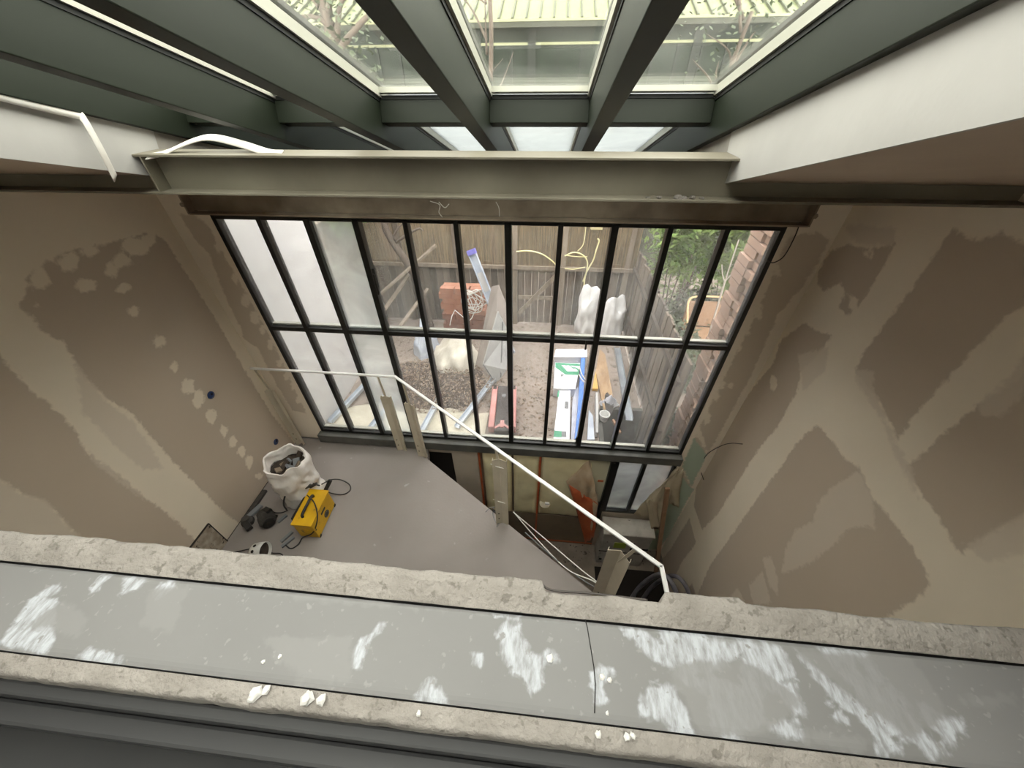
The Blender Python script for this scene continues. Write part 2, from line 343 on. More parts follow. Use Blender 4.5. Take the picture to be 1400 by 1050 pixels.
for i, x in enumerate(RXS):
    if i == 0: a, b = SX0-.06, SX0+.03
    elif i == 5: a, b = SX1-.03, SX1+.06
    else: a, b = x-RW/2, x+RW/2
    edges.append((a, b))
    mb = MB(); rbox(mb, a, b, -2.35, TE+.06, HB, HG); r = mb.build('rafter', 'roof_paint', sky, origin=RP((a+b)/2, 0, HB), bevel=.003)
    mb = MB(); rbox(mb, a-.004, b+.004, -2.35, TE+.06, HG-.022, HG-.006); mb.build('gasket', 'roof_gasket', r)
    for sx in ((a-.014, a-.001), (b+.001, b+.014)):
        if (i == 0 and sx[0] < a) or (i == 5 and sx[0] > a): continue
        mb = MB(); rbox(mb, sx[0], sx[1], -2.35, TE, HG-.006, HG+.03); mb.build('glazing_bead', 'bead_metal', r)
    mb = MB(); rbox(mb, a-.012, b+.012, -2.35, TE+.06, HG+.044, HG+.06); mb.build('rafter_cap', 'roof_gasket', r)
TT = 2.12
glass('sky_glass', haze=.006, tint=(.955,.97,.925), smear=.035, hcol=(.7,.7,.66))
glass('low_sky_glass', haze=.6, tint=(.9,.95,.9), smear=.25, hcol=(.42,.44,.44))
mat('gutter_paint', (60,64,56), None, rough=.5)
mat('pane_edge', (88,96,86), None, rough=.5)
for i in range(5):
    a, b = edges[i][1], edges[i+1][0]
    mb = MB(); rbox(mb, a, b, TT, TT+.09, HG-.105, HG-.012); t = mb.build('transom', 'roof_paint', sky, bevel=.002)
    mb = MB(); rbox(mb, a, b, TT-.004, TT+.094, HG-.012, HG+.004); mb.build('gasket', 'roof_gasket', t)
    mb = MB(); rbox(mb, a+.014, b-.014, TT-.03, TT+.0, HG+.008, HG+.03); mb.build('glazing_bead', 'bead_metal', t)
    mb = MB(); rbox(mb, a+.002, b-.002, -2.35, TT+.06, HG+.034, HG+.04); mb.build('pane', 'sky_glass', sky)  # run behind the viewer is unseen, lengthened to brighten the walls
    mb = MB(); rbox(mb, a+.002, b-.002, TT+.062, TE+.05, HG+.034, HG+.04); mb.build('pane', 'low_sky_glass', sky)
mb = MB(); rbox(mb, SX0-.06, SX1+.06, TE+.06, TE+.16, HB+.05, HG+.05); mb.build('eaves_gutter', 'gutter_paint', sky)
mb = MB(); mb.box((WX0, D+.002, 2.63), (WX1, D+.14, 2.955)); struct(mb.build('wall_back_eave', 'bare_block'), 'eaves strip above the glazing')

# ------------------------------------------------------------------ steel beam and lintel
def ibeam(mb, x0, x1, yc, z0, z1, fw, tf, tw):
    mb.box((x0, yc-fw/2, z1-tf), (x1, yc+fw/2, z1)); mb.box((x0, yc-fw/2, z0), (x1, yc+fw/2, z0+tf)); mb.box((x0, yc-tw/2, z0+tf), (x1, yc+tw/2, z1-tf)); return mb
bt = thing('steel_beam', 'long grey steel I-beam spanning the room below the roof light', 'beam', (0, YB, 2.99))
mb = MB().box((XL, YB-.075, 3.142), (XR, YB+.075, 3.152)); mb.build('top_flange', 'beam_steel', bt, bevel=.002)
mb = MB().box((XL, YB-.075, 2.985), (XR, YB+.075, 2.996)); mb.build('bottom_flange', 'beam_steel', bt, bevel=.002)
mb = MB().box((XL, YB-.005, 2.996), (XR, YB+.005, 3.142)); mb.build('web', 'beam_steel', bt)
MB().add([(SX0+.03, YB-.0742, 2.9965),(SX0+.03,YB-.0742,3.1415),(SX0+.03,YB-.006,3.1415),(SX0+.03,YB-.006,2.9965)] + [(SX0+.038, y, z) for y, z in ((YB-.0742,2.9965),(YB-.0742,3.1415),(YB-.006,3.1415),(YB-.006,2.9965))], [(0,1,2,3),(7,6,5,4),(0,4,5,1),(2,6,7,3),(1,5,6,2),(0,3,7,4)]).build('stiffener_plate', 'beam_steel', bt)
# crumbs of dry mortar lying on the beam flange
def crumb(mb, c, r, seed):
    rnd = random.Random(seed); n = 6
    prof = [(0, 0), (r, 0), (r*.95, r*.4), (r*.5, r*.7), (0, r*.75)]
    mb.lathe(prof, c, n, fn=lambda p, a, j: Vector((p.x*(.6+.7*rnd.random()), p.y*(.6+.7*rnd.random()), p.z)))
for i, (x, r) in enumerate([(.56,.02),(.585,.014),(.62,.016),(.66,.012),(.43,.01),(.48,.012)]):
    mb = MB(); crumb(mb, (x, YB-.05, 2.996), r, i); tag(mb.build('mortar_crumb', 'mortar'), 'pale mortar crumb lying on the steel beam flange', 'rubble', 'mortar crumbs on the beam')
lt = thing('steel_lintel', 'brown rusty steel channel lintel over the glazed wall', 'lintel', (-.5, D, 2.63))
LX0, LX1 = -2.66, 1.69
MB().box((LX0, D-.012, 2.64), (LX1, D-.002, 2.84)).build('web', 'rusty_steel', lt)
MB().box((LX0, D-.085, 2.628), (LX1, D-.0125, 2.638)).build('bottom_flange', 'rusty_steel', lt)
MB().box((LX0, D-.085, 2.842), (LX1, D-.0125, 2.85)).build('top_flange', 'rusty_steel', lt)
for x in (LX0-.012, LX1):
    MB().box((x, D-.085, 2.63), (x+.012, D-.002, 2.85)).build('end_plate', 'rusty_steel', lt)
    b = MB().lathe([(0,0),(.016,0),(.016,.014),(0,.014)], (x+.006, D-.087, 2.70), 6, axis=Vector((0,-1,0))).build('bolt', 'rusty_steel', lt)
MB().box((-1.6, D-.084, 2.8505), (-.1, D-.02, 2.856)).build('packing_strip', 'white_membrane', lt)
mat('wire_white', (225,222,214), None, rough=.5); mat('wire_dark', (52,46,42), None, rough=.5); mat('wire_grey', (120,122,124), None, rough=.5)
for i, pts in enumerate([[(585+3,275),(601,280),(600,290),(605,297)], [(678,276),(682,284),(683,296)], [(600,276),(608,284),(614,279)]]):
    P = [PY(x, y, D-.09) for x, y in pts]
    tag(MB().tube(smoothpath(P, 5), .0025, 5).build('loose_wire', 'wire_white', smooth=True), ['thin white wire curling out of the lintel', 'short straight white wire end hanging from the lintel', 'small hooked white wire end beside a curled one on the lintel'][i], 'wire')

# ------------------------------------------------------------------ glazed wall
win = setting('window_1', 'black framed glazed wall of eleven columns in two rows', (0, D, WZ0))
YF0, YF1 = D-.005, D+.065
glass('window_glass', haze=.05, tint=(.955,.96,.95), smear=.09, hcol=(.8,.8,.78))
glass('misty_glass', haze=.28, tint=(.93,.95,.93), smear=.16)
PW = (WX1-WX0)/11
fr = MB(); fr.box((WX0+.001, YF0, WZ0), (WX0+.036, D+.072, WZ1)).build('frame_jamb', 'window_frame', win, bevel=.003)
MB().box((WX1-.036, YF0, WZ0), (WX1-.001, D+.072, WZ1)).build('frame_jamb', 'window_frame', win, bevel=.003)
MB().box((WX0+.035, YF0, WZ1-.04), (WX1-.035, YF1, WZ1)).build('frame_head', 'window_frame', win, bevel=.003)
MB().box((WX0+.035, YF0, WZ0), (WX1-.035, YF1, WZ0+.035)).build('frame_bottom', 'window_frame', win, bevel=.003)
mul0 = None
for i in range(1, 11):
    x = WX0+PW*i; w = .05 if i in (2,3,6,8) else .038
    MB().box((x-w/2, YF0-.006, WZ0+.02), (x+w/2, YF1-.003, WZ1-.02)).build('mullion', 'window_frame', win, bevel=.004)
for i in range(11):
    a, b = WX0+PW*i+.022, WX0+PW*(i+1)-.022
    MB().box((a-.004, YF0+.0, WZM-.022), (b+.004, YF1-.005, WZM+.022)).build('transom', 'window_frame', win, bevel=.003)
    for z0, z1 in ((WZ0+.035, WZM-.022), (WZM+.022, WZ1-.04)):
        p = MB().box((a, D+.028, z0), (b, D+.034, z1)).build('pane', 'misty_glass' if i == 2 else 'window_glass', win)
        MB().box((a, D+.036, z0), (b, D+.07, z0+.018)).build('glazing_bead', 'bead_metal', p)
MB().obox((WX0-.02, D-.075, .035), (WX1-WX0+.025, 0, 0), (0, .09, 0), (0, 0, .118)).build('sill', 'sill_paint', win, bevel=.006)
def handle(x, z, name='handle'):
    h = MB().box((x-.012, YF0-.03, z), (x+.012, YF0-.006, z+.16)).build(name, 'window_frame', win, bevel=.004)
    MB().bar((x, YF0-.036, z+.12), (x, YF0-.036, z-.06), .016, .014, (0,1,0)).build('lever', 'window_frame', h, bevel=.003)
hp = PY(514, 375, D); handle(hp.x, hp.z-.1)
for px, py in ((801,470),(803,545),(788,600),(698,585)):
    q = PY(px, py, D); MB().box((q.x-.008, YF0-.02, q.z-.05), (q.x+.008, YF0-.006, q.z+.05)).build('hinge', 'bead_metal' if False else 'window_frame', win, bevel=.002)

# ------------------------------------------------------------------ mezzanine slab, parapet ledge, lower level
slab = [(XL, -2.2), (XR, -2.2), (XR, .29), (.538, 1.287), (-1.247, 2.547), (-1.30, D), (XL, D)]
MBs = MB().prism([(x, y, -.16) for x, y in slab], (0, 0, .16)); struct(MBs.build('floor', 'concrete_floor'), 'grey concrete mezzanine slab with a diagonal stair edge')
MB().prism([(x, y, -.0) for x, y in [(.538+.3, 1.287-.212), (.53, 1.281), (-1.25, 2.537), (-1.247, 2.549), (.54, 1.292), (.85,1.08)]], (0,0,.004))
struct(MB().box((XL, -2.2, ZLOW-.15), (XR, D+.02, ZLOW)).build('floor_lower', 'lower_floor'), 'dark dusty floor below the stair opening')
ZL = CZ-1.0
par = setting('wall_front', 'low parapet ledge of painted steel with rough mortar edges', (0, .2, 2.1))
# painted coping
nx, ny = 560, 25
X0, X1, Y0, Y1 = XL, XR, .128, .305
UX, UY = np.meshgrid(np.linspace(X0, X1, nx), np.linspace(Y0, Y1, ny))
def cv(poly): return [(p.x, p.y) for p in (PZ(x, y, ZL) for x, y in poly)]
def CA(*p): return [(x/2.917, 720+y/2.917) for x, y in p]
def CB(*p): return [(400+x/2.8, 760+y/2.8) for x, y in p]
def CC(*p): return [(850+x/2.545, 790+y/2.545) for x, y in p]
paint = [CA((0,455),(60,390),(120,300),(170,285),(212,295),(210,400),(190,495),(80,480)), CA((165,265),(225,240),(225,262),(180,275)), CA((320,510),(360,490),(470,540),(450,560),(350,545)), CA((370,245),(400,200),(440,170),(425,205),(385,250)), CA((490,260),(510,200),(570,165),(590,185),(540,245)), CA((630,240),(690,210),(680,245),(640,275)),
  CB((785,295),(820,245),(825,290),(855,280),(885,330),(905,380),(945,400),(945,500),(925,510),(890,470),(845,430),(805,360)), CB((470,570),(520,480),(545,520),(580,540),(575,570),(530,560)), CB((1145,460),(1180,425),(1215,440),(1190,490),(1150,490)), CB((1160,530),(1190,525),(1195,560),(1170,565)), CB((770,215),(880,220),(870,235),(780,232)), CB((240,400),(250,350),(330,270),(345,262),(270,340),(248,420)), CB((975,380),(1000,375),(1005,405),(985,412)),CB((695,385),(710,390),(708,415),(698,410)),
  CC((130,165),(400,200),(520,225),(420,260),(330,320),(260,330),(160,240)), CC((0,170),(60,180),(160,250),(240,330),(330,380),(300,400),(220,350),(150,300),(60,230)), CC((60,430),(110,380),(180,390),(230,480),(240,540),(190,530),(150,480),(70,470)), CC((290,340),(380,370),(470,440),(480,480),(400,540),(420,560),(370,570),(330,520),(310,440)), CC((420,260),(500,225),(560,260),(590,330),(540,380),(480,370),(490,420),(440,465),(425,350)), CC((550,370),(600,370),(640,470),(610,460),(575,430)), CC((690,240),(790,250),(810,320),(870,370),(960,440),(1040,530),(1110,600),(1085,615),(960,520),(850,430),(760,330)), CC((800,245),(850,260),(905,350),(890,365),(830,290)), CC((620,275),(700,340),(800,430),(880,500),(970,605),(940,610),(860,520),(760,430),(670,340)), CC((1040,440),(1120,480),(1185,490),(1180,525),(1150,530),(1140,570),(1090,520),(1050,480)), CC((880,470),(970,540),(980,555),(900,500)), CC((520,515),(610,510),(615,545),(550,540)), CC((720,440),(765,485),(740,470)), CC((920,360),(1010,450),(1000,455),(930,380)), CC((900,570),(950,610),(900,605))]
scuff = [CA((100,390),(250,300),(370,360),(300,440)), CA((600,250),(750,240),(690,420),(560,400)), CA((1050,440),(1400,440),(1400,620),(1250,620),(1100,540)), CA((0,120),(1400,265),(1400,300),(0,135)), CB((0,140),(900,215),(1400,265),(1400,285),(900,235),(0,165)), CC((300,200),(1400,255),(1400,275),(300,215)), CB((0,480),(200,520),(400,560),(0,540)), CC((150,300),(420,280),(640,420),(480,560),(280,560)), CC((600,260),(1000,260),(1150,480),(1000,560)), CC((640,520),(860,560),(840,610),(640,580)), CC((1180,420),(1360,400),(1380,440),(1200,450)), CC((930,270),(980,270),(1070,380),(1040,385))]
pv = union([cv(p) for p in paint], UX.ravel(), UY.ravel()); sv = union([cv(p) for p in scuff], UX.ravel(), UY.ravel())
mb = MB()
def ledge_z(x, y):
    e = max(0, 1-(Y1-y)/.012)**2*.004 + max(0, 1-(y-Y0)/.02)**2*.004
    return ZL + .0015*N((x, y, 0), 4) - e
mb.v = [(x, y, ledge_z(x, y)) for x, y in zip(UX.ravel(), UY.ravel())]
mb.f = [(j*nx+i, j*nx+i+1, (j+1)*nx+i+1, (j+1)*nx+i) for j in range(ny-1) for i in range(nx-1)]
nb = len(mb.v); mb.box((X0, Y0, 2.2), (X1, Y1, ZL-.0055))
lo = mb.build('coping', 'ledge_paint', par, smooth=False); attr(lo, 'paint', pv+.006); attr(lo, 'scuff', sv)
MB().box((X0, .1155, 2.2), (X1, .3145, ZL-.018)).build('core', 'gap', par)
# hairline break across the coping
mb = MB()
pts = [PZ(x, y, ZL+.0018) for x, y in ((797,835),(803,858),(808,888),(812,912),(814,935),(813,975))]
mb.tube(pts, .0011, 4).build('crack', 'gap', par)
def roughstrip(name, ya, yb, za, zfun, nseg=420, nyy=9, amp=.005, drop=.12, mname='mortar', front=True, yfun=None):
    mb = MB(); 
    def fn(u, v):
        x = X0+(X1-X0)*u; yy = yb + (yfun(x) if yfun else 0)
        if v <= .75:
            k = v/.75; y = ya+(yy-ya)*k
            z = zfun(x, k) + amp*(N((x, y, 0), 18, 1)*.6+N((x, y, 0), 55, 2)*.5)
        else:
            k = (v-.75)/.25; y = yy - .006*k + .004*N((x, k, 3), 20); z = zfun(x, 1) - drop*k + amp*N((x, yy, 0), 18, 1)*.6*(1-k)
        return (x, y, z)
    mb.grid(nseg, nyy+4, fn); return mb.build(name, mname, par, smooth=True)
xs = PZ(742, 800, ZL).x; xe = PZ(905, 815, ZL).x
def lipz(x, k): 
    d = 1 if (xs < x < xe) else 0
    return ZL + .004 + .016*math.sin(math.pi*min(k, 1)*.55) - (.008*k if d else 0) - .010*max(0, k-.8)
def lipy(x):
    d = -.022 if xs < x < xe else 0
    e = -.010 if x > .52 else 0
    return d + e + .005*N((x, 0, 0), 9, 4) + .003*N((x, 0, 0), 30, 5)
roughstrip('mortar_lip', .3085, .381, ZL, lipz, yfun=lipy, drop=.2)
MB().box((X0, .3, 2.1), (X1, .345, ZL-.02)).build('core_face', 'mortar', par)
# inner lip (mirror: slopes towards the viewer's side)
mb = MB()
def fni(u, v):
    x = X0+(X1-X0)*u
    yb = .088 + .003*N((x, 0, 1), 8) + .002*N((x, 2, 1), 30)
    if v < .7:
        k = v/.7; y = .1245 + (yb-.1245)*k; z = ZL-.004-.006*k*k + .003*N((x, y, 2), 25) + (.007*max(0, N((x, 0, 5), 5)-.3) if True else 0)
    else:
        k = (v-.7)/.3; y = yb - .002*k; z = ZL-.010 - .05*k
    return (x, y, z)
mb.grid(420, 12, fni).build('inner_lip', 'mortar', par, smooth=True)
MB().box((X0, .06, 2.2), (X1, .0875, ZL-.055)).build('inner_face', 'inner_shade', par, bevel=.006)
MB().box((X0, .015, 2.2), (X1, .06, ZL-.115)).build('inner_step', 'inner_shade', par, bevel=.008)
struct(MB().box((XL, -2.2, 2.08), (XR, .30, 2.2)).build('floor_upper', 'inner_floor'), 'grey floor of the upper level with shade in its colour')
for i, (x, y, r) in enumerate([(349,948,.014),(365,944,.01),(420,955,.014),(440,957,.011),(573,976,.006),(818,1004,.006),(857,1008,.008),(865,1006,.006),(752,900,.008),(822,925,.007),(833,930,.005),(360,905,.005),(383,898,.005),(830,975,.004)]):
    mb = MB(); p = PZ(x, y, ZL); crumb(mb, (p.x, p.y, ZL+.0005), r, 100+i); tag(mb.build('plaster_crumb', 'white_plaster'), 'small white plaster crumb lying on the painted ledge', 'rubble', 'plaster crumbs on the ledge')
P = [PZ(x, y, ZL+.002) for x, y in ((738,799),(748,808),(765,812),(800,814),(835,818),(868,822),(885,824))]
P = [Vector((p.x, p.y+.004, ZL+.0075)) for p in P]
tag(MB().tube(smoothpath(P, 6), .0028, 6).build('ledge_cable', 'wire_dark', smooth=True), 'thin dark cable lying along the chipped mortar lip of the ledge', 'cable')
# lower back wall beneath the glazing
mat('lower_board', (190,177,160), (174,161,144), 3., .85); mat('insulation', (238,226,186), (222,208,166), 4., .8, .5, 7.); mat('orange_tape', (176,84,50), (196,104,66), 6., .5)
mat('brown_board', (132,116,98), (118,103,86), 3., .85); mat('foil_sheet', (196,176,150), (176,150,120), 5., .6, .4); mat('pale_panel', (206,200,172), None, rough=.6)
wl = setting('wall_back_lower', 'unfinished lower wall with taped insulation below the glazing', (0, D, ZLOW))
def wallrect(name, px0, px1, zt, zb, y0, y1, m, par_, bev=0.):
    return MB().box((px0, y0, zb), (px1, y1, zt)).build(name, m, par_, bevel=bev)
ZS = .02
xa = PY(622, 640, D).x; xb = PY(655, 640, D).x; xc = PY(660, 640, D).x; xd = PY(738, 640, D).x; xe2 = PY(805, 640, D).x; xf = PY(830, 640, D).x
wallrect('wall_panel', XL, -1.75, ZS, ZLOW, D, D+.12, 'lower_board', wl)
wallrect('wall_panel', xa, xb, ZS, ZLOW, D-.02, D+.12, 'lower_board', wl)
wallrect('wall_panel', -1.75, xa, -.03+.05, -.10, D, D+.12, 'lower_board', wl)
wallrect('recess_shade_panel', -1.75, xa, -.1, ZLOW, D+.10, D+.12, 'void_shade', wl)  # dark panel painted in for the unlit space behind the door opening
wallrect('backing', xb, .93, ZS, ZLOW, D+.03, D+.12, 'brown_board', wl)
def pillow(x0, x1, z0, z1, y, bul, m, seed):
    mb = MB(); 
    def fn(u, v):
        e = min(1, min(u, 1-u)*7)*min(1, min(v, 1-v)*7)
        x = x0+(x1-x0)*u; z = z0+(z1-z0)*v
        return (x, y - bul*e**.5*(1+.6*N((x, z, seed), 3.5)) - .012*N((x, z, seed), 9), z)
    return mb.grid(22, 30, fn).build('insulation_panel', m, wl, smooth=True, solid=.01)
z_ins = PY(700, 700, D).z
xm = (xc+xd)/2+.02
pillow(xc+.01, xm-.015, z_ins, -.03, D+.015, .035, 'insulation', 1); pillow(xm+.015, xd-.015, z_ins, -.03, D+.015, .035, 'insulation', 2); pillow(xd+.02, xe2+.05, z_ins+.02, -.03, D+.015, .04, 'insulation', 3)
wallrect('lower_panel', xc, xd, z_ins-.005, ZLOW, D+.005, D+.03, 'brown_board', wl); wallrect('lower_panel', xd+.01, .92, z_ins-.01, ZLOW, D+.005, D+.03, 'brown_board', wl)
for x in (xb+.004, xd-.012): wallrect('tape_strip', x, x+.024, -.03, ZLOW+.02, D-.0, D+.004, 'orange_tape', wl)
wallrect('tape_strip', xb, xe2, -.005, -.028, D-.006, D-.001, 'orange_tape', wl)
wallrect('tape_strip', xb+.02, .92, ZLOW+.06, ZLOW+.03, D-.001, D+.004, 'orange_tape', wl)
wallrect('pale_panel', xe2, .92, ZS, -.9, D-.005, D+.03, 'pale_panel', wl)
for px, py in ((812,627),(821,657)):
    q = PY(px, py, D); wallrect('tape_strip', q.x-.035, q.x+.035, q.z+.02, q.z-.02, D-.009, D-.0052, 'orange_tape', wl)
# lower window
w3 = setting('window_3', 'small two-pane dark framed window below the glazing', (1.27, D, -1.1))
AX0, AX1, AZ0, AZ1 = .945, 1.62, -1.13, -.005
for a, b, c, d, n in ((AX0-.03, AX0+.03, AZ0, AZ1, 'frame_jamb'), (AX1-.03, AX1, AZ0, AZ1, 'frame_jamb'), (AX0+.03, AX1-.03, AZ1-.04, AZ1, 'frame_head'), (AX0+.03, AX1-.03, AZ0, AZ0+.04, 'frame_bottom'), (1.245, 1.29, AZ0+.04, AZ1-.04, 'mullion')):
    MB().box((a, D-.01, c), (b, D+.07, d)).build(n, 'window_frame', w3, bevel=.003)
MB().box((AX0-.075, D-.06, AZ0-.1), (AX0-.03, D+.07, AZ1)).build('jamb_lining', 'window_frame', w3)
for a, b in ((AX0+.03, 1.245), (1.29, AX1-.03)):
    p = MB().box((a, D+.03, AZ0+.04), (b, D+.036, AZ1-.04)).build('pane', 'misty_glass', w3); MB().box((a, D+.038, AZ0+.04), (b, D+.07, AZ0+.062)).build('glazing_bead', 'bead_metal', p)
wallrect('wall_panel', .92, WX1, AZ0, ZLOW, D-.0, D+.12, 'lower_board', wl)

# ------------------------------------------------------------------ handrail and posts
rail = thing('handrail', 'thin white steel handrail bent around the stair opening', 'handrail', (-1.25, 2.55, 0))
RA, RBp, RC, RD_ = Vector((XL, 2.66, 1.15)), Vector((-1.42, 2.652, 1.15)), Vector((.79, 1.032, 1.15)), Vector((.795, .40, 1.15))
def flat(p, q, w=.026, h=.016): return MB().bar(p, q, w, h)
for p, q in ((RA, RBp), (RBp, RC), (RC, RD_)):
    d = (q-p).normalized(); flat(p-d*.006 if p is not RA else p, q+d*.006).build('rail_bar', 'white_metal', rail, bevel=.003)
def post(label, base, ang, height, w=.11, vee=.18, railpt=None):
    """folded cream steel channel with two bolt holes, standing on the slab; carries a flat upright"""
    t = thing('rail_post', label, 'post', base); ca, sa = math.cos(ang), math.sin(ang)
    ux, uy = Vector((ca, sa, 0)), Vector((-sa, ca, 0)); b = Vector(base)
    mb = MB(); th = .004
    dv = uy*(w*vee)
    mb.obox(b-ux*w/2-dv, ux*w/2+dv, uy*th, (0, 0, height)); web = mb.build('web', 'cream_steel', t)
    MB().obox(b, ux*w/2-dv, uy*th, (0, 0, height-.004)).build('web', 'cream_steel', t)
    for s in (-1, 1):
        MB().obox(b+ux*(s*(w/2) - (th if s > 0 else 0)) + uy*th - dv, ux*th, uy*.03, (0, 0, height-.006)).build('side_flange', 'cream_steel', t)
    for z in (.10, .19):
        MB().lathe([(0,0),(.0075,0),(.0075,.002),(0,.002)], b - ux*w*.25 - dv*.5 - uy*.0022 + Vector((0,0,z)), 10, axis=-uy).build('bolt_hole', 'hole', web)
    if railpt is not None:
        p = b + uy*.012 + Vector((0, 0, height-.25)); q = Vector(railpt)
        MB().bar(p, q, .02, .008, uy).build('upright', 'cream_steel', t)
    return t
angd = math.atan2(1.287-2.547, .538+1.247)
pA = PZ(410, 605, 0); pB = PZ(553, 613, 0); pC = PZ(582, 626, 0); pD = PZ(691, 714, 0); dEdge = Vector((.538+1.247, 1.287-2.547, 0)).normalized()
post('cream steel post against the left plasterboard wall', (pA.x+.03, D-.08, 0), 0, .88, .085, .5, railpt=(pA.x-.02, 2.66, 1.142))
post('cream steel post standing under the bend of the white handrail', (-1.585, 2.66, 0), 0.0, .87, .105, railpt=(-1.60, 2.656, 1.142))
post('cream steel post on the corner of the slab edge', (-1.315, 2.585, 0), -.25, .86, .10, railpt=(-1.315, 2.572, 1.142))
pe = Vector((-.295, 1.845, 0)); tD = post('cream steel post on the slab edge with grey cables tied to it', pe, 0.0, 1.02, .12, railpt=(pe.x-.03, pe.y+.018, 1.142))
for z, l in ((.93, .05), (.4, .03)):
    MB().tube([pe+Vector((-.075, -.01, z+.03)), pe+Vector((-.02, -.012, z)), pe+Vector((.05, -.01, z-.035+l*.2))], .003, 5).build('cable_tie', 'white_metal', tD)
pE = Vector((.615, 1.215, 0)); post('broad cream steel post at the stair head beside the rail bend', pE, angd+.12, .93, .16, .3, railpt=(.655, 1.13, 1.142))
# cables draped along the slab edge
for i, pts in enumerate([[(702,700),(735,738),(775,778),(812,795),(835,815),(842,822)], [(705,703),(742,734),(790,775),(822,800),(846,818)], [(718,728),(760,765),(800,795),(830,810)]]):
    P = [PZ(x, y, .05 + (.18 if j == 0 else (.02 if j < len(pts)-1 else .0))) for j, (x, y) in enumerate(pts)]
    tag(MB().tube(smoothpath(P, 6), .005, 6).build('loose_cable', 'wire_white' if i < 2 else 'wire_grey', smooth=True), ['white cable sagging along the slab edge, knotted at the ledge end', 'straighter white cable drawn along the slab edge', 'grey cable lying close to the slab edge'][i], 'cable')
for i, pts in enumerate([[(664,700,.02),(670,694,.05),(678,693,.10),(684,690,.14)], [(675,694,.1),(674,704,.02),(678,714,.008),(681,716,.008)], [(682,693,.12),(684,705,.03),(682,716,.008),(679,720,.008)], [(679,693,.12),(677,700,.05),(675,698,.04)]]):
    P = [PZ(x, y, z) for x, y, z in pts]; tag(MB().tube(smoothpath(P, 6), .0035, 6).build('cable_end', 'wire_grey', smooth=True), ['grey cable end arching away from the tied post', 'grey cable end curling onto the slab by the tied post', 'grey cable end hanging down close to the tied post', 'short grey cable stub at the foot of the tied post'][i], 'cable')

# ------------------------------------------------------------------ things on the mezzanine
mat('sack_white', (232,226,220), (220,212,204), 8., .75, .35, 10.); mat('sack_dark', (80,68,58), (54,46,40), 9., .9, .6)
def sackmesh(c, r, h, seed, squash=(1,1), fold=.04, top=.95, lean=(0,0)):
    mb = MB(); prof = [(0,0),(r*.75,.0),(r*.98,.03*h),(r*1.04,.12*h),(r*1.0,.25*h),(r*.97,.4*h),(r*1.0,.55*h),(r*1.02,.7*h),(r*top,.85*h),(r*top*1.02,.96*h),(r*top*1.0,h),(r*top*.93,h*.995),(r*top*.88,h*.93),(r*top*.86,h*.8)]
    def fn(p, a, j):
        k = p.z/h; f = 1+fold*2.2*N((math.cos(a)*1.5, math.sin(a)*1.5, k*3), 1.3, seed)+fold*N((math.cos(a)*3, math.sin(a)*3, k*7), 1.6, seed+1)-fold*1.3*abs(N((math.cos(a)*2.2+k*2, math.sin(a)*2.2, k*6), 1.5, seed+6))
        return Vector((p.x*f*squash[0]+lean[0]*k, p.y*f*squash[1]+lean[1]*k, p.z*(1+.07*k*N((math.cos(a), math.sin(a), 0), 1.6, seed+3))))
    pr = []
    for (r0, z0), (r1, z1) in zip(prof, prof[1:]): pr += [(r0+(r1-r0)*q/4, z0+(z1-z0)*q/4) for q in range(4)]
    mb.lathe(pr+[prof[-1]], c, 64, fn=fn); return mb
sk = thing('rubble_sack', 'open white rubble sack full of dark offcuts by the yellow machine', 'sack', (-2.42, 1.98, 0))
sackmesh((-2.42, 1.98, 0), .20, .60, 3, (1.05, .95), .07).build('sack_body', 'sack_white', sk, smooth=True)
MB().lathe([(.0,.47),(.09,.475),(.16,.47),(.18,.46)], (-2.42, 1.98, 0), 20, fn=lambda p, a, j: Vector((p.x, p.y, p.z+.03*N((p.x*9, p.y*9, 1), 1)))).build('contents', 'sack_dark', sk, smooth=False)
rnd = random.Random(5)
for i in range(9):
    a = rnd.random()*6.28; r = rnd.random()*.11; c = Vector((-2.42+r*math.cos(a), 1.98+r*math.sin(a), .46))
    d = Vector((rnd.uniform(-1,1), rnd.uniform(-1,1), rnd.uniform(.2,1))).normalized(); 
    MB().bar(c, c+d*rnd.uniform(.08,.14), .06, .02).build('offcut', ['sack_dark','brown_board','wire_grey'][i % 3], sk)
# yellow welder
mat('yellow_paint', (214,168,20), (196,150,18), 7., .45, c3=(150,118,40), s3=14., t3=.66); mat('black_plastic', (34,32,31), (44,42,40), 8., .5); mat('dusty_black', (72,68,64), (52,48,45), 12., .8)
wd = thing('welding_machine', 'yellow box-shaped welding machine with black handle and cables', 'machine', (-2.14, 1.71, 0))
na = Vector((-2.037, 1.53, 0)); ax = Vector((-.015, .361, 0)); ay = Vector((-.19, -.0, 0)); H = .25
bod = MB().obox(na+Vector((0,0,.015)), ay, ax, (0,0,H-.03)).build('body', 'yellow_paint', wd, bevel=.004)
lid = MB().obox(na+Vector((.006,-.012,H-.018)), ay+Vector((-.012,0,0)), ax+Vector((0,.024,0)), (0,0,.018)).build('lid', 'yellow_paint', wd, bevel=.004)
for k in ((0,0),(1,0),(0,1),(1,1)):
    c = na + ax*(.02+.90*k[0]) + ay*(-.02+.92*k[1]); MB().obox(c, ax*.08, ay*.12, (0,0,.03)).build('foot', 'black_plastic', wd, bevel=.004)
hc = na+ax*.5+ay*.6+Vector((0,0,H)); MB().tube(smoothpath([hc-ax*.3, hc-ax*.27+Vector((0,0,.03)), hc+Vector((0,0,.035)), hc+ax*.27+Vector((0,0,.03)), hc+ax*.3], 5), .013, 8).build('handle', 'black_plastic', lid, smooth=True)
MB().obox(na+ax*.42+Vector((.0005,0,.16)), (.003,0,0), ax*.22, (0,0,.022)).build('vent_slot', 'black_plastic', bod)
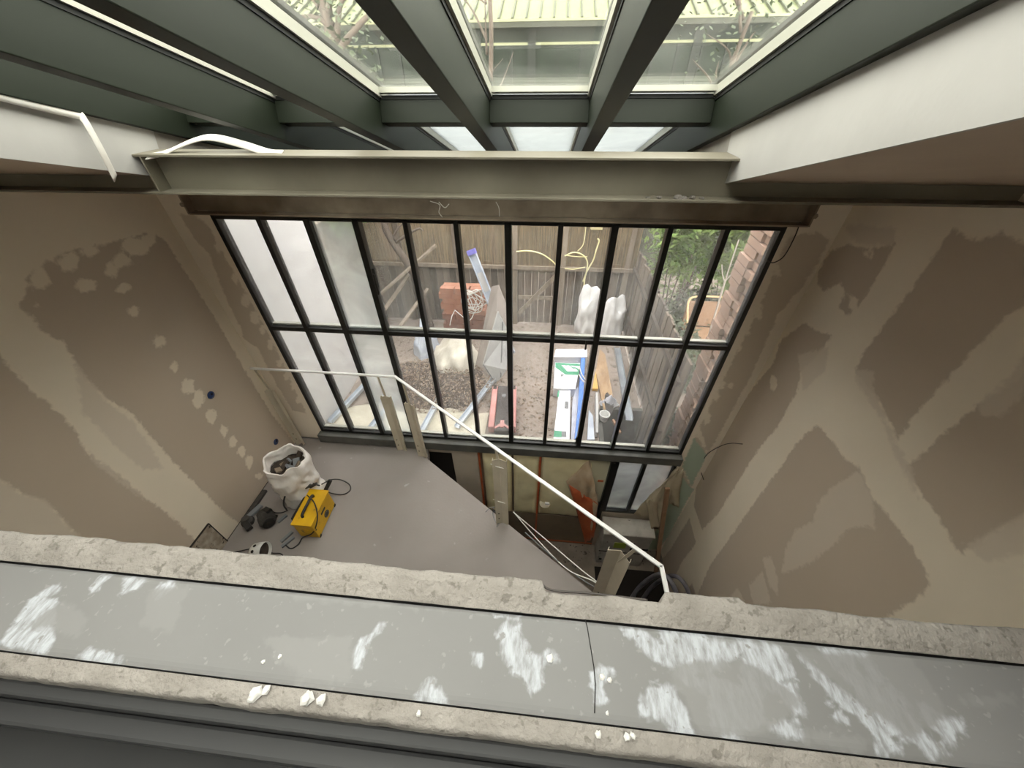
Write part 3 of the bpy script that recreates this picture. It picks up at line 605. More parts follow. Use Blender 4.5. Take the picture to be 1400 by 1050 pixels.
MB().lathe([(0,0),(.038,0),(.038,.003),(0,.003)], na+ax*.58+Vector((.0005,0,.09)), 24, axis=Vector((1,0,0)), fn=lambda p,a,j: Vector((p.x*.55 if False else p.x, p.y*1.0, p.z))).build('badge', 'black_plastic', bod)
MB().lathe([(.024,0),(.029,0),(.029,.0045),(.024,.0045)], na+ax*.58+Vector((.0005,0,.09)), 24, axis=Vector((1,0,0))).build('badge_ring', 'wire_grey', bod)
MB().obox(na+ax*.02+Vector((.001,0,.13)), (.002,0,0), ax*.05, (0,0,.012)).build('slot', 'black_plastic', bod)
ec = na+ay*.45+Vector((0,-.002,.11)); MB().lathe([(0,0),(.05,0),(.05,.004),(0,.004)], ec, 20, axis=Vector((0,-1,0))).build('end_dial', 'yellow_paint', bod)
MB().box((-2.30, 1.60, .03), (-2.228, 1.85, .20)).build('side_unit', 'black_plastic', wd, bevel=.01)
def cable(name, pts, r, m, label, par_=None, n=7):
    o = MB().tube(smoothpath(pts, n), r, 7).build(name, m, par_, smooth=True)
    return o if par_ is not None else tag(o, label, 'cable')
zt = H+.012
cable('power_lead', [PZ(392,697,.16), PZ(388,690,.22), PZ(390,678,.28), PZ(400,664,.3), PZ(412,658,.3), PZ(424,660,.29), PZ(437,664,.27)], .008, 'black_plastic', '', wd)
cable('power_lead', [PZ(420,677,zt+.02), PZ(430,688,zt+.03), PZ(434,708,.24), PZ(428,728,.12), PZ(414,735,.02), PZ(408,744,.008), PZ(398,750,.008), PZ(390,745,.008)], .006, 'black_plastic', '', wd)
cable('power_lead', [PZ(440,662,.24), PZ(452,656,.12), PZ(466,656,.05), PZ(478,663,.01), PZ(478,671,.01), PZ(468,676,.01), PZ(452,674,.02), PZ(446,670,.03)], .006, 'black_plastic', '', wd)
cable('power_lead', [PZ(393,698,.14), PZ(384,701,.05), PZ(374,700,.012), PZ(366,694,.01)], .006, 'black_plastic', '', wd)
hb_ = PZ(447,668,.06); MB().bar(PZ(441,678,.02), PZ(452,656,.16), .035, .03).build('torch_grip', 'black_plastic', wd, bevel=.006)
for k, (x, y) in enumerate(((411,661),(418,659),(428,663),(420,665),(408,668))): MB().bar(PZ(x-4,y+3,.27), PZ(x+5,y-2,.31), .028, .02).build('clamp', 'dusty_black', wd, bevel=.004)
# black tool bodies by the wall
gt = thing('tool_case', 'black dusty tool with ribbed body lying by the white sack', 'tool', (-2.62, 1.66, 0))
g0 = Vector((-2.64, 1.66, .08)); gd = Vector((.30,-.28,0)).normalized()
MB().lathe([(0,0),(.06,.0),(.07,.01),(.07,.06),(.076,.065),(.076,.13),(.066,.14),(.062,.15),(.0,.15)], g0-gd*.06, 14, axis=gd).build('motor_body', 'dusty_black', gt, bevel=.003)
MB().lathe([(.03,0),(.055,0),(.055,.012),(.03,.012)], g0+gd*.092, 14, axis=gd).build('air_guard', 'black_plastic', gt)
MB().bar(g0+Vector((-.02,.05,.055)), g0+Vector((.06,.02,.075)), .05, .03).build('grip', 'black_plastic', gt, bevel=.006)
MB().box((-2.70,1.60,0),(-2.58,1.72,.02)).build('shoe', 'black_plastic', gt, bevel=.004)
g2 = thing('power_tool', 'small black power tool head against the skirting of the left wall', 'tool', (-2.83, 1.62, 0))
MB().lathe([(0,0),(.05,0),(.06,.02),(.055,.05),(.035,.07),(.035,.09),(0,.09)], (-2.83,1.62,.0), 12).build('head', 'dusty_black', g2, bevel=.002)
MB().bar((-2.83,1.60,.06), (-2.75,1.54,.04), .055, .05).build('neck', 'black_plastic', g2, bevel=.006)
MB().bar((-2.85,1.62,.05), (-2.80,1.80,.035), .05, .03).build('grip', 'wire_grey', g2, bevel=.006)
MB().box((-2.90,1.66,.0),(-2.86,1.98,.03)).build('grip_bar', 'dusty_black', g2)
# grey metal strips on the slab
for i, (a, b) in enumerate([((384,741),(400,727)), ((385,748),(402,734)), ((392,704),(380,714))]):
    p, q = PZ(*a, .012), PZ(*b, .012); tag(MB().bar(p, q, .028, .022).build('metal_offcut', 'wire_grey', bevel=.002), ['dark grey metal offcut on the slab, the upper of a pair', 'dark grey metal offcut on the slab, beneath the yellow machine cable', 'short metal offcut behind the ribbed black tool'][i], 'offcut')
mat('bucket_white', (206,203,196), (188,184,176), 8., .5)
bk = thing('plastic_cover', 'white plastic shell with punched holes and a dark open end', 'cover', (-2.5, 1.3, 0))
b0 = Vector((-2.55, 1.315, .085)); bd = Vector((1, .1, .12)).normalized()
MB().lathe([(.0,.0),(.05,.0),(.07,.02),(.078,.06),(.08,.13),(.076,.13),(.072,.06),(.05,.012),(0,.012)], b0, 24, axis=bd).build('shell', 'bucket_white', bk, smooth=True)
MB().lathe([(0,.1),(.075,.1),(.075,.102),(0,.102)], b0, 20, axis=bd).build('mouth_shade', 'sack_dark', bk)  # dark disc set in the open end to paint its inner shade
for s in (-.5, .2): 
    nrm = Vector((0, s, 1)).normalized(); nrm = (nrm - bd*nrm.dot(bd)).normalized(); MB().lathe([(0,0),(.014,0),(.014,.003),(0,.003)], b0+bd*.06+nrm*.0765, 10, axis=nrm).build('hole', 'hole', bk)
cable('floor_cable', [PZ(308,757,.01), PZ(325,754,.01), PZ(345,750,.01), PZ(360,750,.01), PZ(372,756,.01), PZ(384,757,.01), PZ(390,765,.01), PZ(396,775,.01)], .005, 'black_plastic', 'thin black cable trailing across the slab by the white shell')
# hatch cut in the left wall, socket boxes
hp = [PX(x, y, XL+.006) for x, y in ((262,733),(306,750),(285,775),(236,775))]
ht = thing('wall_hatch', 'scruffy board patch with a blackened edge at the foot of the left wall', 'hatch', (XL, 1.3, 0))
mat('hatch_board', (176,164,148), (140,126,110), 14., .9, c3=(60,48,40), s3=30., t3=.62)
MB().box((XL+.001, 1.10, .0), (XL+.012, 1.42, .33)).build('board', 'hatch_board', ht); MB().box((XL+.001, 1.42, .0), (XL+.016, 1.427, .335)).build('edge_strip', 'hole', ht); MB().box((XL+.001, 1.10, .33), (XL+.016, 1.42, .336)).build('edge_strip', 'hole', ht)
mat('socket_blue', (52,72,120), (40,56,96), 9., .5)
for i, (x, y) in enumerate(((288,540),(377,604))):
    p = PX(x, y, XL); t = thing('socket_box', ['round blue back box set in the left wall at waist height', 'round blue back box set in the left wall just above the slab'][i], 'socket box', (XL, p.y, p.z))
    MB().lathe([(.028,0),(.034,0),(.034,.006),(.028,.006)], (XL, p.y, p.z), 18, axis=Vector((1,0,0))).build('rim', 'socket_blue', t); MB().lathe([(0,.001),(.028,.001),(.028,.002),(0,.002)], (XL, p.y, p.z), 18, axis=Vector((1,0,0))).build('recess', 'socket_blue', t); MB().lathe([(0,.002),(.01,.002),(.01,.004),(0,.004)], (XL, p.y+.01, p.z), 8, axis=Vector((1,0,0))).build('knockout', 'hole', t)
# dark strip painted in for the shadow gap at the left wall foot
MB().box((XL, .4, 0), (XL+.006, 2.6, .004)).build('shadow_strip_left', 'hole'); struct(bpy.data.objects['shadow_strip_left'])
# cables from right wall
P = [PX(962,656,XR-.004), PX(958,640,XR-.05), PX(966,622,XR-.09), PX(985,610,XR-.08), PX(1000,606,XR-.06), PX(1015,607,XR-.05)]
tag(MB().tube(smoothpath(P, 6), .004, 6).build('wall_cable', 'wire_dark', smooth=True), 'dark cable tail looping out of the right plasterboard wall', 'cable')
P = [PY(1094,304,D-.03), PY(1086,325,D-.03), PY(1072,350,D-.04), PY(1058,359,D-.05), PY(1049,357,D-.05)]
tag(MB().tube(smoothpath(P, 6), .004, 6).build('window_cable', 'wire_dark', smooth=True), 'dark cable hanging from the end of the lintel over the window frame', 'cable')
# membrane strips at the roof light
def ribbon(name, pts, w, wdir, m, label, th=.004):
    P = smoothpath(pts, 6); mb = MB(); wv = Vector(wdir).normalized()
    n = len(P); mb.add([p for q in P for p in (q - wv*w/2, q + wv*w/2)], [(2*i, 2*i+1, 2*i+3, 2*i+2) for i in range(n-1)])
    o = mb.build(name, m, smooth=True, solid=th); return tag(o, label, 'membrane')
XS = SX0+.012
ribbon('membrane_strip', [PX(-60,112,XS+.01), PX(0,131,XS+.01), PX(50,144,XS+.01), PX(104,157,XS+.012), PX(112,160,XS+.02), PX(120,172,XS+.03), PX(140,208,XS+.035), PX(158,244,XS+.03)], .036, (0,.5,.4), 'white_membrane', 'white membrane strip peeling off the left upstand and hanging down')
ribbon('membrane_flap', [PY(203,214,YB-.06), PY(225,209,YB-.03), PY(262,193,YB+.0), PY(290,188,YB+.01), PY(330,197,YB+.01), PY(365,208,YB+.0), PY(385,210,YB-.02)], .05, (0,1,.35), 'white_membrane', 'white membrane flap lying buckled over the top of the steel beam')

# ------------------------------------------------------------------ lower level things
mat('box_white', (186,180,170), (160,152,142), 6., .7, c3=(120,112,104), s3=18., t3=.66); mat('green_label', (150,164,60), None, rough=.6); mat('paper_beige', (196,182,156), (180,166,140), 5., .8, .2); mat('timber', (166,132,104), (146,112,86), 5., .7, stretch=(6,6,1))
cb = thing('storage_box', 'dusty white box with a green label standing under the lower window', 'box', (1.27, 2.5, ZLOW))
cbb = MB().box((.96, 2.48, ZLOW), (1.60, 2.70, -1.27)).build('body', 'box_white', cb, bevel=.01); MB().box((.945, 2.46, -1.27), (1.615, 2.715, -1.22)).build('lid', 'box_white', cb, bevel=.012)
for (a, b, c, d, m_, n_) in ((1.13, 1.29, -1.60, -1.46, 'green_label', 'label'), (1.36, 1.40, -1.64, -1.44, 'hole', 'handle_slot'), (1.47, 1.60, -1.62, -1.58, 'hole', 'handle_slot'), (1.18, 1.40, -1.98, -1.90, 'hole', 'handle_slot'), (.99, 1.03, -2.0, -1.96, 'hole', 'vent_hole')):
    MB().box((a, 2.473, c), (b-.001, 2.481, d)).build(n_, m_, cbb)
MB().box((.955, 2.474, -1.74), (1.605, 2.484, -1.725)).build('seam', 'hole', cbb)
# torn sheets
def sheet(name, quad, nu, nv, amp, seed, m, label, cat='sheet', solid=.004):
    a, b, c, d = [Vector(p) for p in quad]   # a-b bottom, d-c top
    nn = (b-a).cross(d-a).normalized(); mb = MB()
    mb.grid(nu, nv, lambda u, v: (a*(1-u)+b*u)*(1-v)+(d*(1-u)+c*u)*v + nn*amp*(N((u*3, v*3, seed), 1.2)+.5*N((u*8, v*8, seed), 1.)))
    return tag(mb.build(name, m, smooth=True, solid=solid), label, cat)
sheet('torn_sheet', [PY(866,703,2.64), PY(905,716,2.64), PY(928,640,2.70), PY(926,640,2.70)], 14, 18, .05, 1, 'paper_beige', 'beige torn sheet hanging across the corner of the lower window')
sheet('hanging_sheet', [PY(915,688,2.66), PY(928,693,2.66), PY(934,640,2.70), PY(905,662,2.70)], 10, 10, .03, 2, 'paper_beige', 'small folded beige sheet with its corner against the right return wall')
sheet('rolled_sheet', [PY(890,722,2.6), PY(902,724,2.6), PY(898,680,2.66), PY(882,684,2.66)], 8, 12, .03, 4, 'paper_beige', 'narrow curled beige sheet end hanging below the torn sheet')
q = PY(800, 640, D)
sheet('foil_flap', [PY(806,735,2.6), PY(818,690,2.6), PY(806,630,2.70), PY(774,658,2.66)], 12, 16, .05, 6, 'foil_sheet', 'pale foil sheet with orange edge torn loose from the insulation')
sheet('orange_flap', [PY(800,742,2.58), PY(812,736,2.58), PY(818,690,2.6), PY(778,662,2.62)], 10, 14, .05, 8, 'orange_tape', 'orange taped strip curling down beside the lower window')
tag(MB().bar(Vector((1.82, 2.42, ZLOW)), Vector((1.55, 2.60, -.3)), .05, .03, (0,1,0)).build('timber_batten', 'timber'), 'pinkish timber batten leaning beside the lower window', 'timber')
mat('duct_grey', (112,108,112), (92,88,92), 9., .5)
for i, (x0, r) in enumerate(((1.42, .028), (1.56, .024))):
    P = [Vector((x0-.1, 1.9, ZLOW+.03)), Vector((x0, 2.0, ZLOW+.5)), Vector((x0+.1, 1.95, -1.1)), Vector((x0+.2, 1.8, -1.0)), Vector((x0+.3, 1.6, -1.3)), Vector((x0+.32, 1.5, ZLOW+.03))]
    tag(MB().tube(smoothpath(P, 8), r, 10).build('flexible_hose', 'duct_grey', smooth=True), ['thick grey hose arching up from the lower floor by the right wall', 'thinner grey hose arching beside the thick one by the right wall'][i], 'hose')
tag(MB().box((.94, .9, ZLOW), (1.9, 2.42, ZLOW+.012)).build('stairwell_dark', 'void_shade', bevel=.004), 'flat dark sheet standing in for an unlit stairwell in front of the white box unit', 'dark sheet')  # dark sheet laid on the floor to imitate the dark stairs going down
tb_ = thing('wall_junction_box', 'small white fitting stuck on the taped insulation', 'fitting', PY(748,690,D-.05))
c = PY(748,690,D-.06); MB().box((c.x-.03, D-.06, c.z-.02), (c.x+.03, D-.03, c.z+.03)).build('body', 'white_metal', tb_, bevel=.004); MB().lathe([(0,0),(.07,0),(.075,.01),(0,.012)], (c.x-.03, D-.035, c.z-.015), 14).build('saucer', 'cream_steel', tb_)
MB().box((c.x-.02, D-.03, c.z-.02), (c.x+.02, D+.02, c.z)).build('bracket', 'cream_steel', tb_)

# ------------------------------------------------------------------ garden
mat('ground', (138,126,115), (156,144,133), 2.2, .95, .5, 30., c3=(112,101,91), s3=14., t3=.58); mat('pale_dust', (214,208,190), (190,184,164), 3., .95, .4, 20.); mat('soil', (92,78,66), (60,50,42), 11., .95, .5)
GX0, GX1, GY1 = -3.1, 1.42, 6.1
gm = MB(); gm.grid(70, 54, lambda u, v: (lambda x, y: (x, y, ZG+.012*N((x, y, 0), 2.)+.006*N((x, y, 1), 9)))(GX0+(.86-GX0)*u, D+.14+(GY1-D-.14)*v))
gm.grid(16, 40, lambda u, v: (lambda x, y: (x, y, ZG+.012*N((x, y, 0), 2.)+.006*N((x, y, 1), 9)))(.86+(GX1-.86)*u, 3.75+(GY1-3.75)*v))
struct(gm.build('ground', 'ground', smooth=True), 'bare trampled garden ground')
mat('well_wall', (92,92,86), (70,70,66), 4., .9, .3)
struct(MB().box((.80, D+.14, -1.5), (.86, 3.75, ZG+.012)).box((.86, 3.75, -1.5), (2.5, 3.81, ZG+.012)).box((.86, D+.12, -1.5), (2.5, 3.75, -1.42)).build('trim_4', 'well_wall'), 'light well outside the lower window')
struct(MB().box((1.475, 3.81, ZG-.3), (2.5, 6.3, ZG-.1)).box((-30, 6.3, ZG-.3), (30, 40, ZG-.1)).box((2.5, D, ZG-.35), (30, 6.3, ZG-.1)).box((-30, D, ZG-.35), (-3.2, 6.3, ZG-.1)).build('ground_far', 'ground'), 'ground beyond the garden fences')
# neighbour's white wall
mat('render_white', (200,199,196), (192,191,189), 1.5, .85, .08)
nbw = MB().box((-3.15, D+.14, ZG-.1), (-2.82, 4.18, 3.6)); struct(nbw.build('wall_neighbour', 'render_white'), 'white rendered wall outside the first two window columns')
# timber fences
mat('old_wood', (122,110,98), (98,88,78), 3., .9, .3, stretch=(5,5,.6)); mat('old_wood_pale', (150,138,122), (126,114,100), 3., .9, .3, stretch=(5,5,.6)); mat('reed', (150,132,104), (112,96,76), 7., .9, stretch=(6,6,.3)); mat('dark_wood', (86,78,70), (70,63,56), 4., .9, .3, stretch=(5,5,.6))
ff = thing('far_fence', 'grey boarded fence with a reed screen at the end of the garden', 'fence', (-.7, 5.95, ZG))
for i in range(38):
    x = -3.1+.12*i
    if -.48 < x+.06 < .25: continue
    MB().box((x, 5.95+.004*(i % 2), ZG-.05), (x+.114, 5.972+.004*(i % 2), .93+.02*((i*7) % 3))).build('board', 'old_wood' if i % 3 else 'dark_wood', ff)
mb = MB(); rnd = random.Random(3)
for i in range(330):
    x = -3.1+i*.0138; z1 = 2.7+rnd.uniform(-.05,.08); r = rnd.uniform(.0045,.0065)
    mb.tube([(x, 5.93+rnd.uniform(-.006,.006), .9), (x+rnd.uniform(-.006,.006), 5.93, z1)], r, 5)
r_ = mb.build('reed_screen', 'reed', ff); r_['kind'] = 'stuff'
for z in (.90, 1.95): MB().box((-3.1, 5.885, z-.03), (1.45, 5.921, z+.03)).build('fence_rail', 'old_wood_pale', ff)
for x in (-2.45, -1.5, -.52, .28, 1.32): MB().box((x-.04, 5.90, ZG-.05), (x+.04, 5.948, 2.3)).build('fence_post', 'old_wood_pale' if x > -1 else 'old_wood', ff)
gt_ = thing('garden_gate', 'ledged timber gate with a diagonal brace in the far fence', 'gate', (-.12, 5.94, ZG))
for i in range(6): MB().box((-.47+.119*i, 5.945, ZG+.03), (-.47+.119*i+.112, 5.965, .93)).build('board', 'old_wood', gt_)
for z in (.34, .86): MB().box((-.47, 5.925, z-.035), (.24, 5.945, z+.035)).build('ledge', 'old_wood_pale', gt_)
MB().bar((-.46, 5.91, .02), (.23, 5.91, .84), .03, .07, (0,0,1)).build('brace', 'old_wood_pale', gt_)
lf = thing('side_fence', 'hazy grey boarded fence on the left of the garden', 'fence', (-3.0, 5.1, ZG))
for i in range(14): MB().box((-3.04, 4.2+.125*i, ZG-.05), (-3.015, 4.2+.125*i+.117, 1.9)).build('board', 'old_wood_pale', lf)
rf = thing('right_fence', 'dark weathered board fence along the right of the garden', 'fence', (1.45, 4.6, ZG))
rnd = random.Random(9)
for i in range(25):
    y = 2.95+.118*i; MB().box((1.44+.006*(i % 2), y, -1.42 if y < 3.75 else ZG-.05), (1.465+.006*(i % 2), y+.11, 1.22+.05*rnd.random())).build('board', 'old_wood' if rnd.random() < .5 else 'dark_wood', rf)
for z in (.2, .95): MB().box((1.40, 3.0, z-.03), (1.44, 5.87, z+.03)).build('fence_rail', 'dark_wood', rf)
for i, (a, b) in enumerate([((478,440),(596,335)), ((545,450),(585,395)), ((510,445),(560,375))]):
    p, q = PY(*a, 4.9), PY(*b, 5.7); q.y = 5.83; p.z = max(p.z, ZG+.05)
    p = Vector((p.x, 5.0, p.z)); 
    tag(MB().bar(p, PY(*b, 5.8), .06, .03).build('leaning_batten', 'old_wood_pale'), ['long pale batten leaning from the left fence up to the reed screen', 'short pale batten leaning beside the brick stack', 'pale batten leaning under the long one by the left fence'][i], 'timber')
# white sacks by the fence
mat('sack_bright', (240,240,238), (222,222,220), 6., .6, .4, 9.)
def fullsack(label, c, r, h, seed, lean):
    mb = MB(); prof = [(0,0),(r*1.05,0),(r*1.1,.04*h),(r*1.06,.12*h),(r*1.1,.22*h),(r*1.06,.33*h),(r*1.08,.45*h),(r*1.02,.56*h),(r*1.04,.66*h),(r*.98,.75*h),(r*.94,.83*h),(r*.8,.9*h),(r*.5,.93*h),(r*.2,.9*h),(0,.88*h)]
    def fn(p, a, j):
        k = p.z/h; f = 1+.28*N((math.cos(a)*1.6, math.sin(a)*1.6, k*3), 1.4, seed)-.22*abs(N((math.cos(a)*2.4, math.sin(a)*2.4, k*5), 1.3, seed+2))-.1*abs(N((math.cos(a)*5, math.sin(a)*5, k*9), 1.2, seed+5)); return Vector((p.x*f*1.15+lean*k, p.y*f*.85, p.z*(1+.22*k*math.cos(a*2+seed)+.05*N((p.x*9,p.y*9,k*4),1,seed))))
    mb.lathe(prof, c, 44, fn=fn); o = mb.build('rubble_bag', 'sack_bright', smooth=True); return tag(o, label, 'sack')
fullsack('tall white rubble bag with a pointed top by the far fence', (.78, 5.70, ZG), .16, .82, 1, -.02); fullsack('bulging white rubble bag with ragged foot near the right fence', (1.16, 5.60, ZG), .175, .72, 5, .03)
tag(MB().box((.52, 5.36, ZG), (.82, 5.44, ZG+.06)).build('kerb_block', 'dark_wood', bevel=.01), 'dark grey block lying before the white bags', 'block')
mat('yellow_stick', (226,178,90), None, rough=.6)
tag(MB().bar(PZ(840,447,ZG), PY(844,418,5.8), .03, .015).build('timber_stake', 'yellow_stick'), 'short yellow stake beside the bulging bag', 'stake')
# hose / cables on fence
mat('hose_yellow', (226,216,150), (240,234,190), 5., .4); mat('meter_box', (206,194,150), None, rough=.6)
for i, pts in enumerate([[(706,344),(722,343),(740,347),(755,357),(762,365)], [(772,350),(785,345),(797,349),(803,358),(802,370),(799,385),(797,410),(794,443)], [(772,367),(785,368),(800,365)], [(797,385),(803,370),(811,356),(815,342),(819,330),(817,326)], [(801,305),(800,320),(797,335),(790,343)], [(772,349),(790,351),(803,351)]]):
    P = [PY(x, y, 5.84) for x, y in pts]; tag(MB().tube(smoothpath(P, 6), .011 if i in (0,1,3) else .007, 6).build('fence_cable', 'hose_yellow', smooth=True), ['pale yellow cable swagged across the garden gate', 'pale yellow cable looping and dropping to the white bags', 'short level yellow cable beneath the loop on the fence', 'pale yellow cable rising in a narrow fork on the reed screen', 'pale yellow cable hanging down from the top of the reed screen', 'straight yellow cable end crossing the loop on the fence'][i], 'cable')
p = PY(816, 308, 5.85); mbx = thing('meter_box', 'cream meter box on the reed screen', 'box', (p.x, 5.92, p.z)); MB().box((p.x-.09, 5.82, p.z-.06), (p.x+.09, 5.885, p.z+.10)).build('case', 'meter_box', mbx, bevel=.01); MB().box((p.x-.06, 5.812, p.z-.02), (p.x-.03, 5.82, p.z+.02)).build('cover_plate', 'wire_white', mbx)
# brick stack with coil
mat('brick_red', (176,126,104), (158,108,86), 5., .9, .3); mat('brick_dark', (140,98,82), (120,84,70), 5., .9, .3)
bs = thing('brick_stack', 'stack of terracotta blocks with a dark brown lower course', 'bricks', (-2.35, 5.5, ZG))
bme = None; rnd = random.Random(2)
for r in range(10):
    for c_ in range(3):
        for d_ in range(2):
            x = -1.72+.235*c_+(.1 if r % 2 else 0)*.4; y = 5.36+.115*d_; z = ZG+.095*r*1.0
            if bme is None:
                o = MB().box((0,0,0), (.225,.108,.09)).build('brick', 'brick_red', bs, bevel=.006); bme = o.data
            else:
                o = bpy.data.objects.new('brick', bme); COL.objects.link(o); o.parent = bs
            if r < 5: o.material_slots[0].link = 'OBJECT'; o.material_slots[0].material = MATS['brick_dark']
            o.location = Vector((x+rnd.uniform(-.012,.012), y, z)) - Vector(bs.location); o.rotation_euler = (0,0,rnd.uniform(-.05,.05))
mb = MB(); P = []; cc = PY(647, 412, 5.2)
for k in range(90):
    a = k*.55; P.append(cc + Vector(((.13+.05*math.sin(k*.7))*math.cos(a)+.05*math.sin(k*.21), .03*math.sin(k*1.3)+.02*math.cos(a), (.14+.05*math.cos(k*.9))*math.sin(a)+.06*math.cos(k*.17))))
P += [cc+Vector((.0,.0,-.2)), PY(640,440,5.15), PY(622,424,5.2), PY(615,445,5.1)]
tag(mb.tube(smoothpath(P, 2), .008, 5).build('coiled_cable', 'wire_white', smooth=True), 'tangled coil of white cable hung on the terracotta stack', 'cable')
# clear plastic and dust sheet
mat('dust_sheet', (222,216,200), (204,198,182), 5., .7, .3); mat('clear_plastic', (196,204,214), (170,180,196), 6., .25, .3, spec=.6)
def heap(label, name, c, rx, ry, h, m, seed, nseg=28, rough=.5, cat='sheet'):
    mb = MB(); mb.lathe([(1-(k/8)**1.6*.98, k/8) for k in range(9)], (0,0,0), nseg, fn=lambda p, a, j: Vector((c[0]+p.x*rx*(1+rough*.5*N((math.cos(a), math.sin(a), p.z), 1.8, seed)), c[1]+p.y*ry*(1+rough*.5*N((math.cos(a), math.sin(a), p.z), 1.8, seed+4)), c[2]+h*max(0, p.z*(1+.5*N((p.x, p.y, 0), 2.5, seed))+rough*.35*N((p.x, p.y, p.z), 5., seed)*min(1, p.z*3)))))
    return tag(mb.build(name, m, smooth=True), label, cat)
heap('crumpled cream dust sheet heaped on the soil', 'dust_sheet', (-1.38, 4.7, ZG), .36, .45, .55, 'dust_sheet', 4, 40, .6)
heap('crumpled clear plastic wrap heaped left of the dust sheet', 'plastic_wrap', (-1.98, 5.0, ZG), .2, .32, .5, 'clear_plastic', 8, 30, .9)
# leaning channel with blue end and grey boards
lc = thing('leaning_channel', 'translucent grey channel with a violet-blue end leaning on the terracotta blocks', 'channel', (-.72, 5.0, ZG))
p0 = Vector((-.50, 4.98, ZG)); p1 = PY(645, 345, 5.35); dd = (p1-p0).normalized(); mat('violet_cap', (120,116,196), None, rough=.4)
rr = dd.cross(Vector((0,1,0))).normalized()
for s in (-1, 1): MB().bar(p0+rr*.055*s, p1+rr*.055*s, .012, .06, (0,1,0)).build('flange', 'clear_plastic', lc)
MB().bar(p0, p1-dd*.02, .10, .006, (0,1,0)).build('web', 'clear_plastic', lc); MB().bar(p1-dd*.03, p1+dd*.04, .13, .07, (0,1,0)).build('end_cap', 'violet_cap', lc)
MB().bar(p0+dd*1.1-Vector((0,.008,0)), p0+dd*1.4-Vector((0,.008,0)), .09, .006, (0,1,0)).build('sticker', 'render_white', lc)
mat('grey_board', (160,150,142), (148,138,130), 3., .8); mat('pale_board', (206,206,204), (190,190,190), 3., .6)
b1 = MB().prism([PZ(672,520,ZG), PZ(648,508,ZG)+Vector((0,.1,.0)), PY(672,392,4.95), PY(681,390,4.95), PY(700,440,4.75)], (.012,.012,0)).build('leaning_board', 'grey_board'); tag(b1, 'large grey board leaning with a pointed top beside the terracotta blocks', 'board')
pbt = thing('framed_sheet', 'pale framed panel leaning in front of the large grey board', 'panel', (-.6, 4.2, ZG))
Q = [PZ(678,524,ZG), PY(661,498,4.3), PY(681,426,4.55), PY(694,452,4.5), PY(692,505,4.2)]
MB().prism(Q, (.01,-.012,0)).build('sheet', 'pale_board', pbt); MB().bar(Q[1], Q[2], .02, .02).build('edge_rib', 'render_white', pbt); MB().bar(Q[0], Q[1], .02, .02).build('edge_rib', 'wire_grey', pbt); MB().bar((Q[0]+Q[4])/2+Vector((0,-.02,0)), (Q[2]+Q[3])/2+Vector((0,-.02,0)), .015, .01).build('mid_rib', 'wire_grey', pbt)
# soil heap and mulch
heap('dark brown mulch and soil spread over the left of the garden', 'soil_heap', (-1.75, 4.05, ZG-.02), 1.05, .55, .16, 'soil', 12, 48, .5, 'soil')['kind'] = 'stuff'
mb = MB(); rnd = random.Random(4)
for i in range(2600):
    a = rnd.random()*6.28; r = math.sqrt(rnd.random()); x = -1.6+r*1.08*math.cos(a); y = 4.05+r*.62*math.sin(a)
    if i > 2250: x = rnd.uniform(-.45,.2); y = rnd.uniform(3.1,4.6)
    z = ZG+.015+(.13*max(0,1-r*r) if i <= 2250 else 0)+rnd.uniform(0,.03); s_ = rnd.uniform(.012,.03); t = rnd.uniform(0,6.28); tz = rnd.uniform(-.015,.015)
    dx, dy = s_*math.cos(t), s_*math.sin(t)
    mb.add([(x-dx,y-dy,z),(x+dy*.4,y-dx*.4,z+tz),(x+dx,y+dy,z+.006),(x-dy*.4,y+dx*.4,z-tz)], [(0,1,2,3)])
mat('leaf_litter', (156,138,120), (120,103,89), 30., .9)
o = mb.build('leaf_litter', 'leaf_litter'); o['kind'] = 'stuff'; tag(o, 'brown leaf litter scattered on the soil and ground', 'leaves')
o = MB().grid(50, 16, lambda u, v: (-2.78+2.1*u, 2.92+.62*v+.08*N((u*6,v*2,0),1)*v, ZG+.03+.03*N((u*9,v*4,1),1.)-.03*abs(v-.5))).build('pale_dust_bed', 'pale_dust', smooth=True); o['kind'] = 'stuff'; tag(o, 'pale cement dust bed along the foot of the glazing', 'dust')
mat('galv', (190,198,204), (168,176,184), 6., .35, metal=.6)
def channel(label, p, q, w=.07, h=.05):
    t = thing('metal_channel', label, 'channel', p); d = (q-p).normalized(); s = d.cross(Vector((0,0,1))).normalized()
    MB().bar(p+Vector((0,0,.004)), q+Vector((0,0,.004)), w, .004).build('web', 'galv', t)
    for k in (-1, 1): MB().bar(p+s*w/2*k+Vector((0,0,h/2)), q+s*w/2*k+Vector((0,0,h/2)), .004, h).build('side', 'galv', t)
zt = ZG+.055
channel('long galvanised channel along the foot of the right fence', PZ(843,476,ZG+.02), PZ(860,575,ZG+.02), .09, .05); channel('galvanised channel in the dust bed beside the black and pink trolley', PZ(625,585,zt), PZ(675,520,zt)); channel('galvanised channel in the middle of the dust bed', PZ(578,590,zt), PZ(600,548,zt)); channel('galvanised channel along the foot of the white neighbouring wall', PZ(452,578,zt), PZ(505,522,zt)); channel('short galvanised channel second from the white neighbouring wall', PZ(505,590,zt), PZ(545,540,zt))
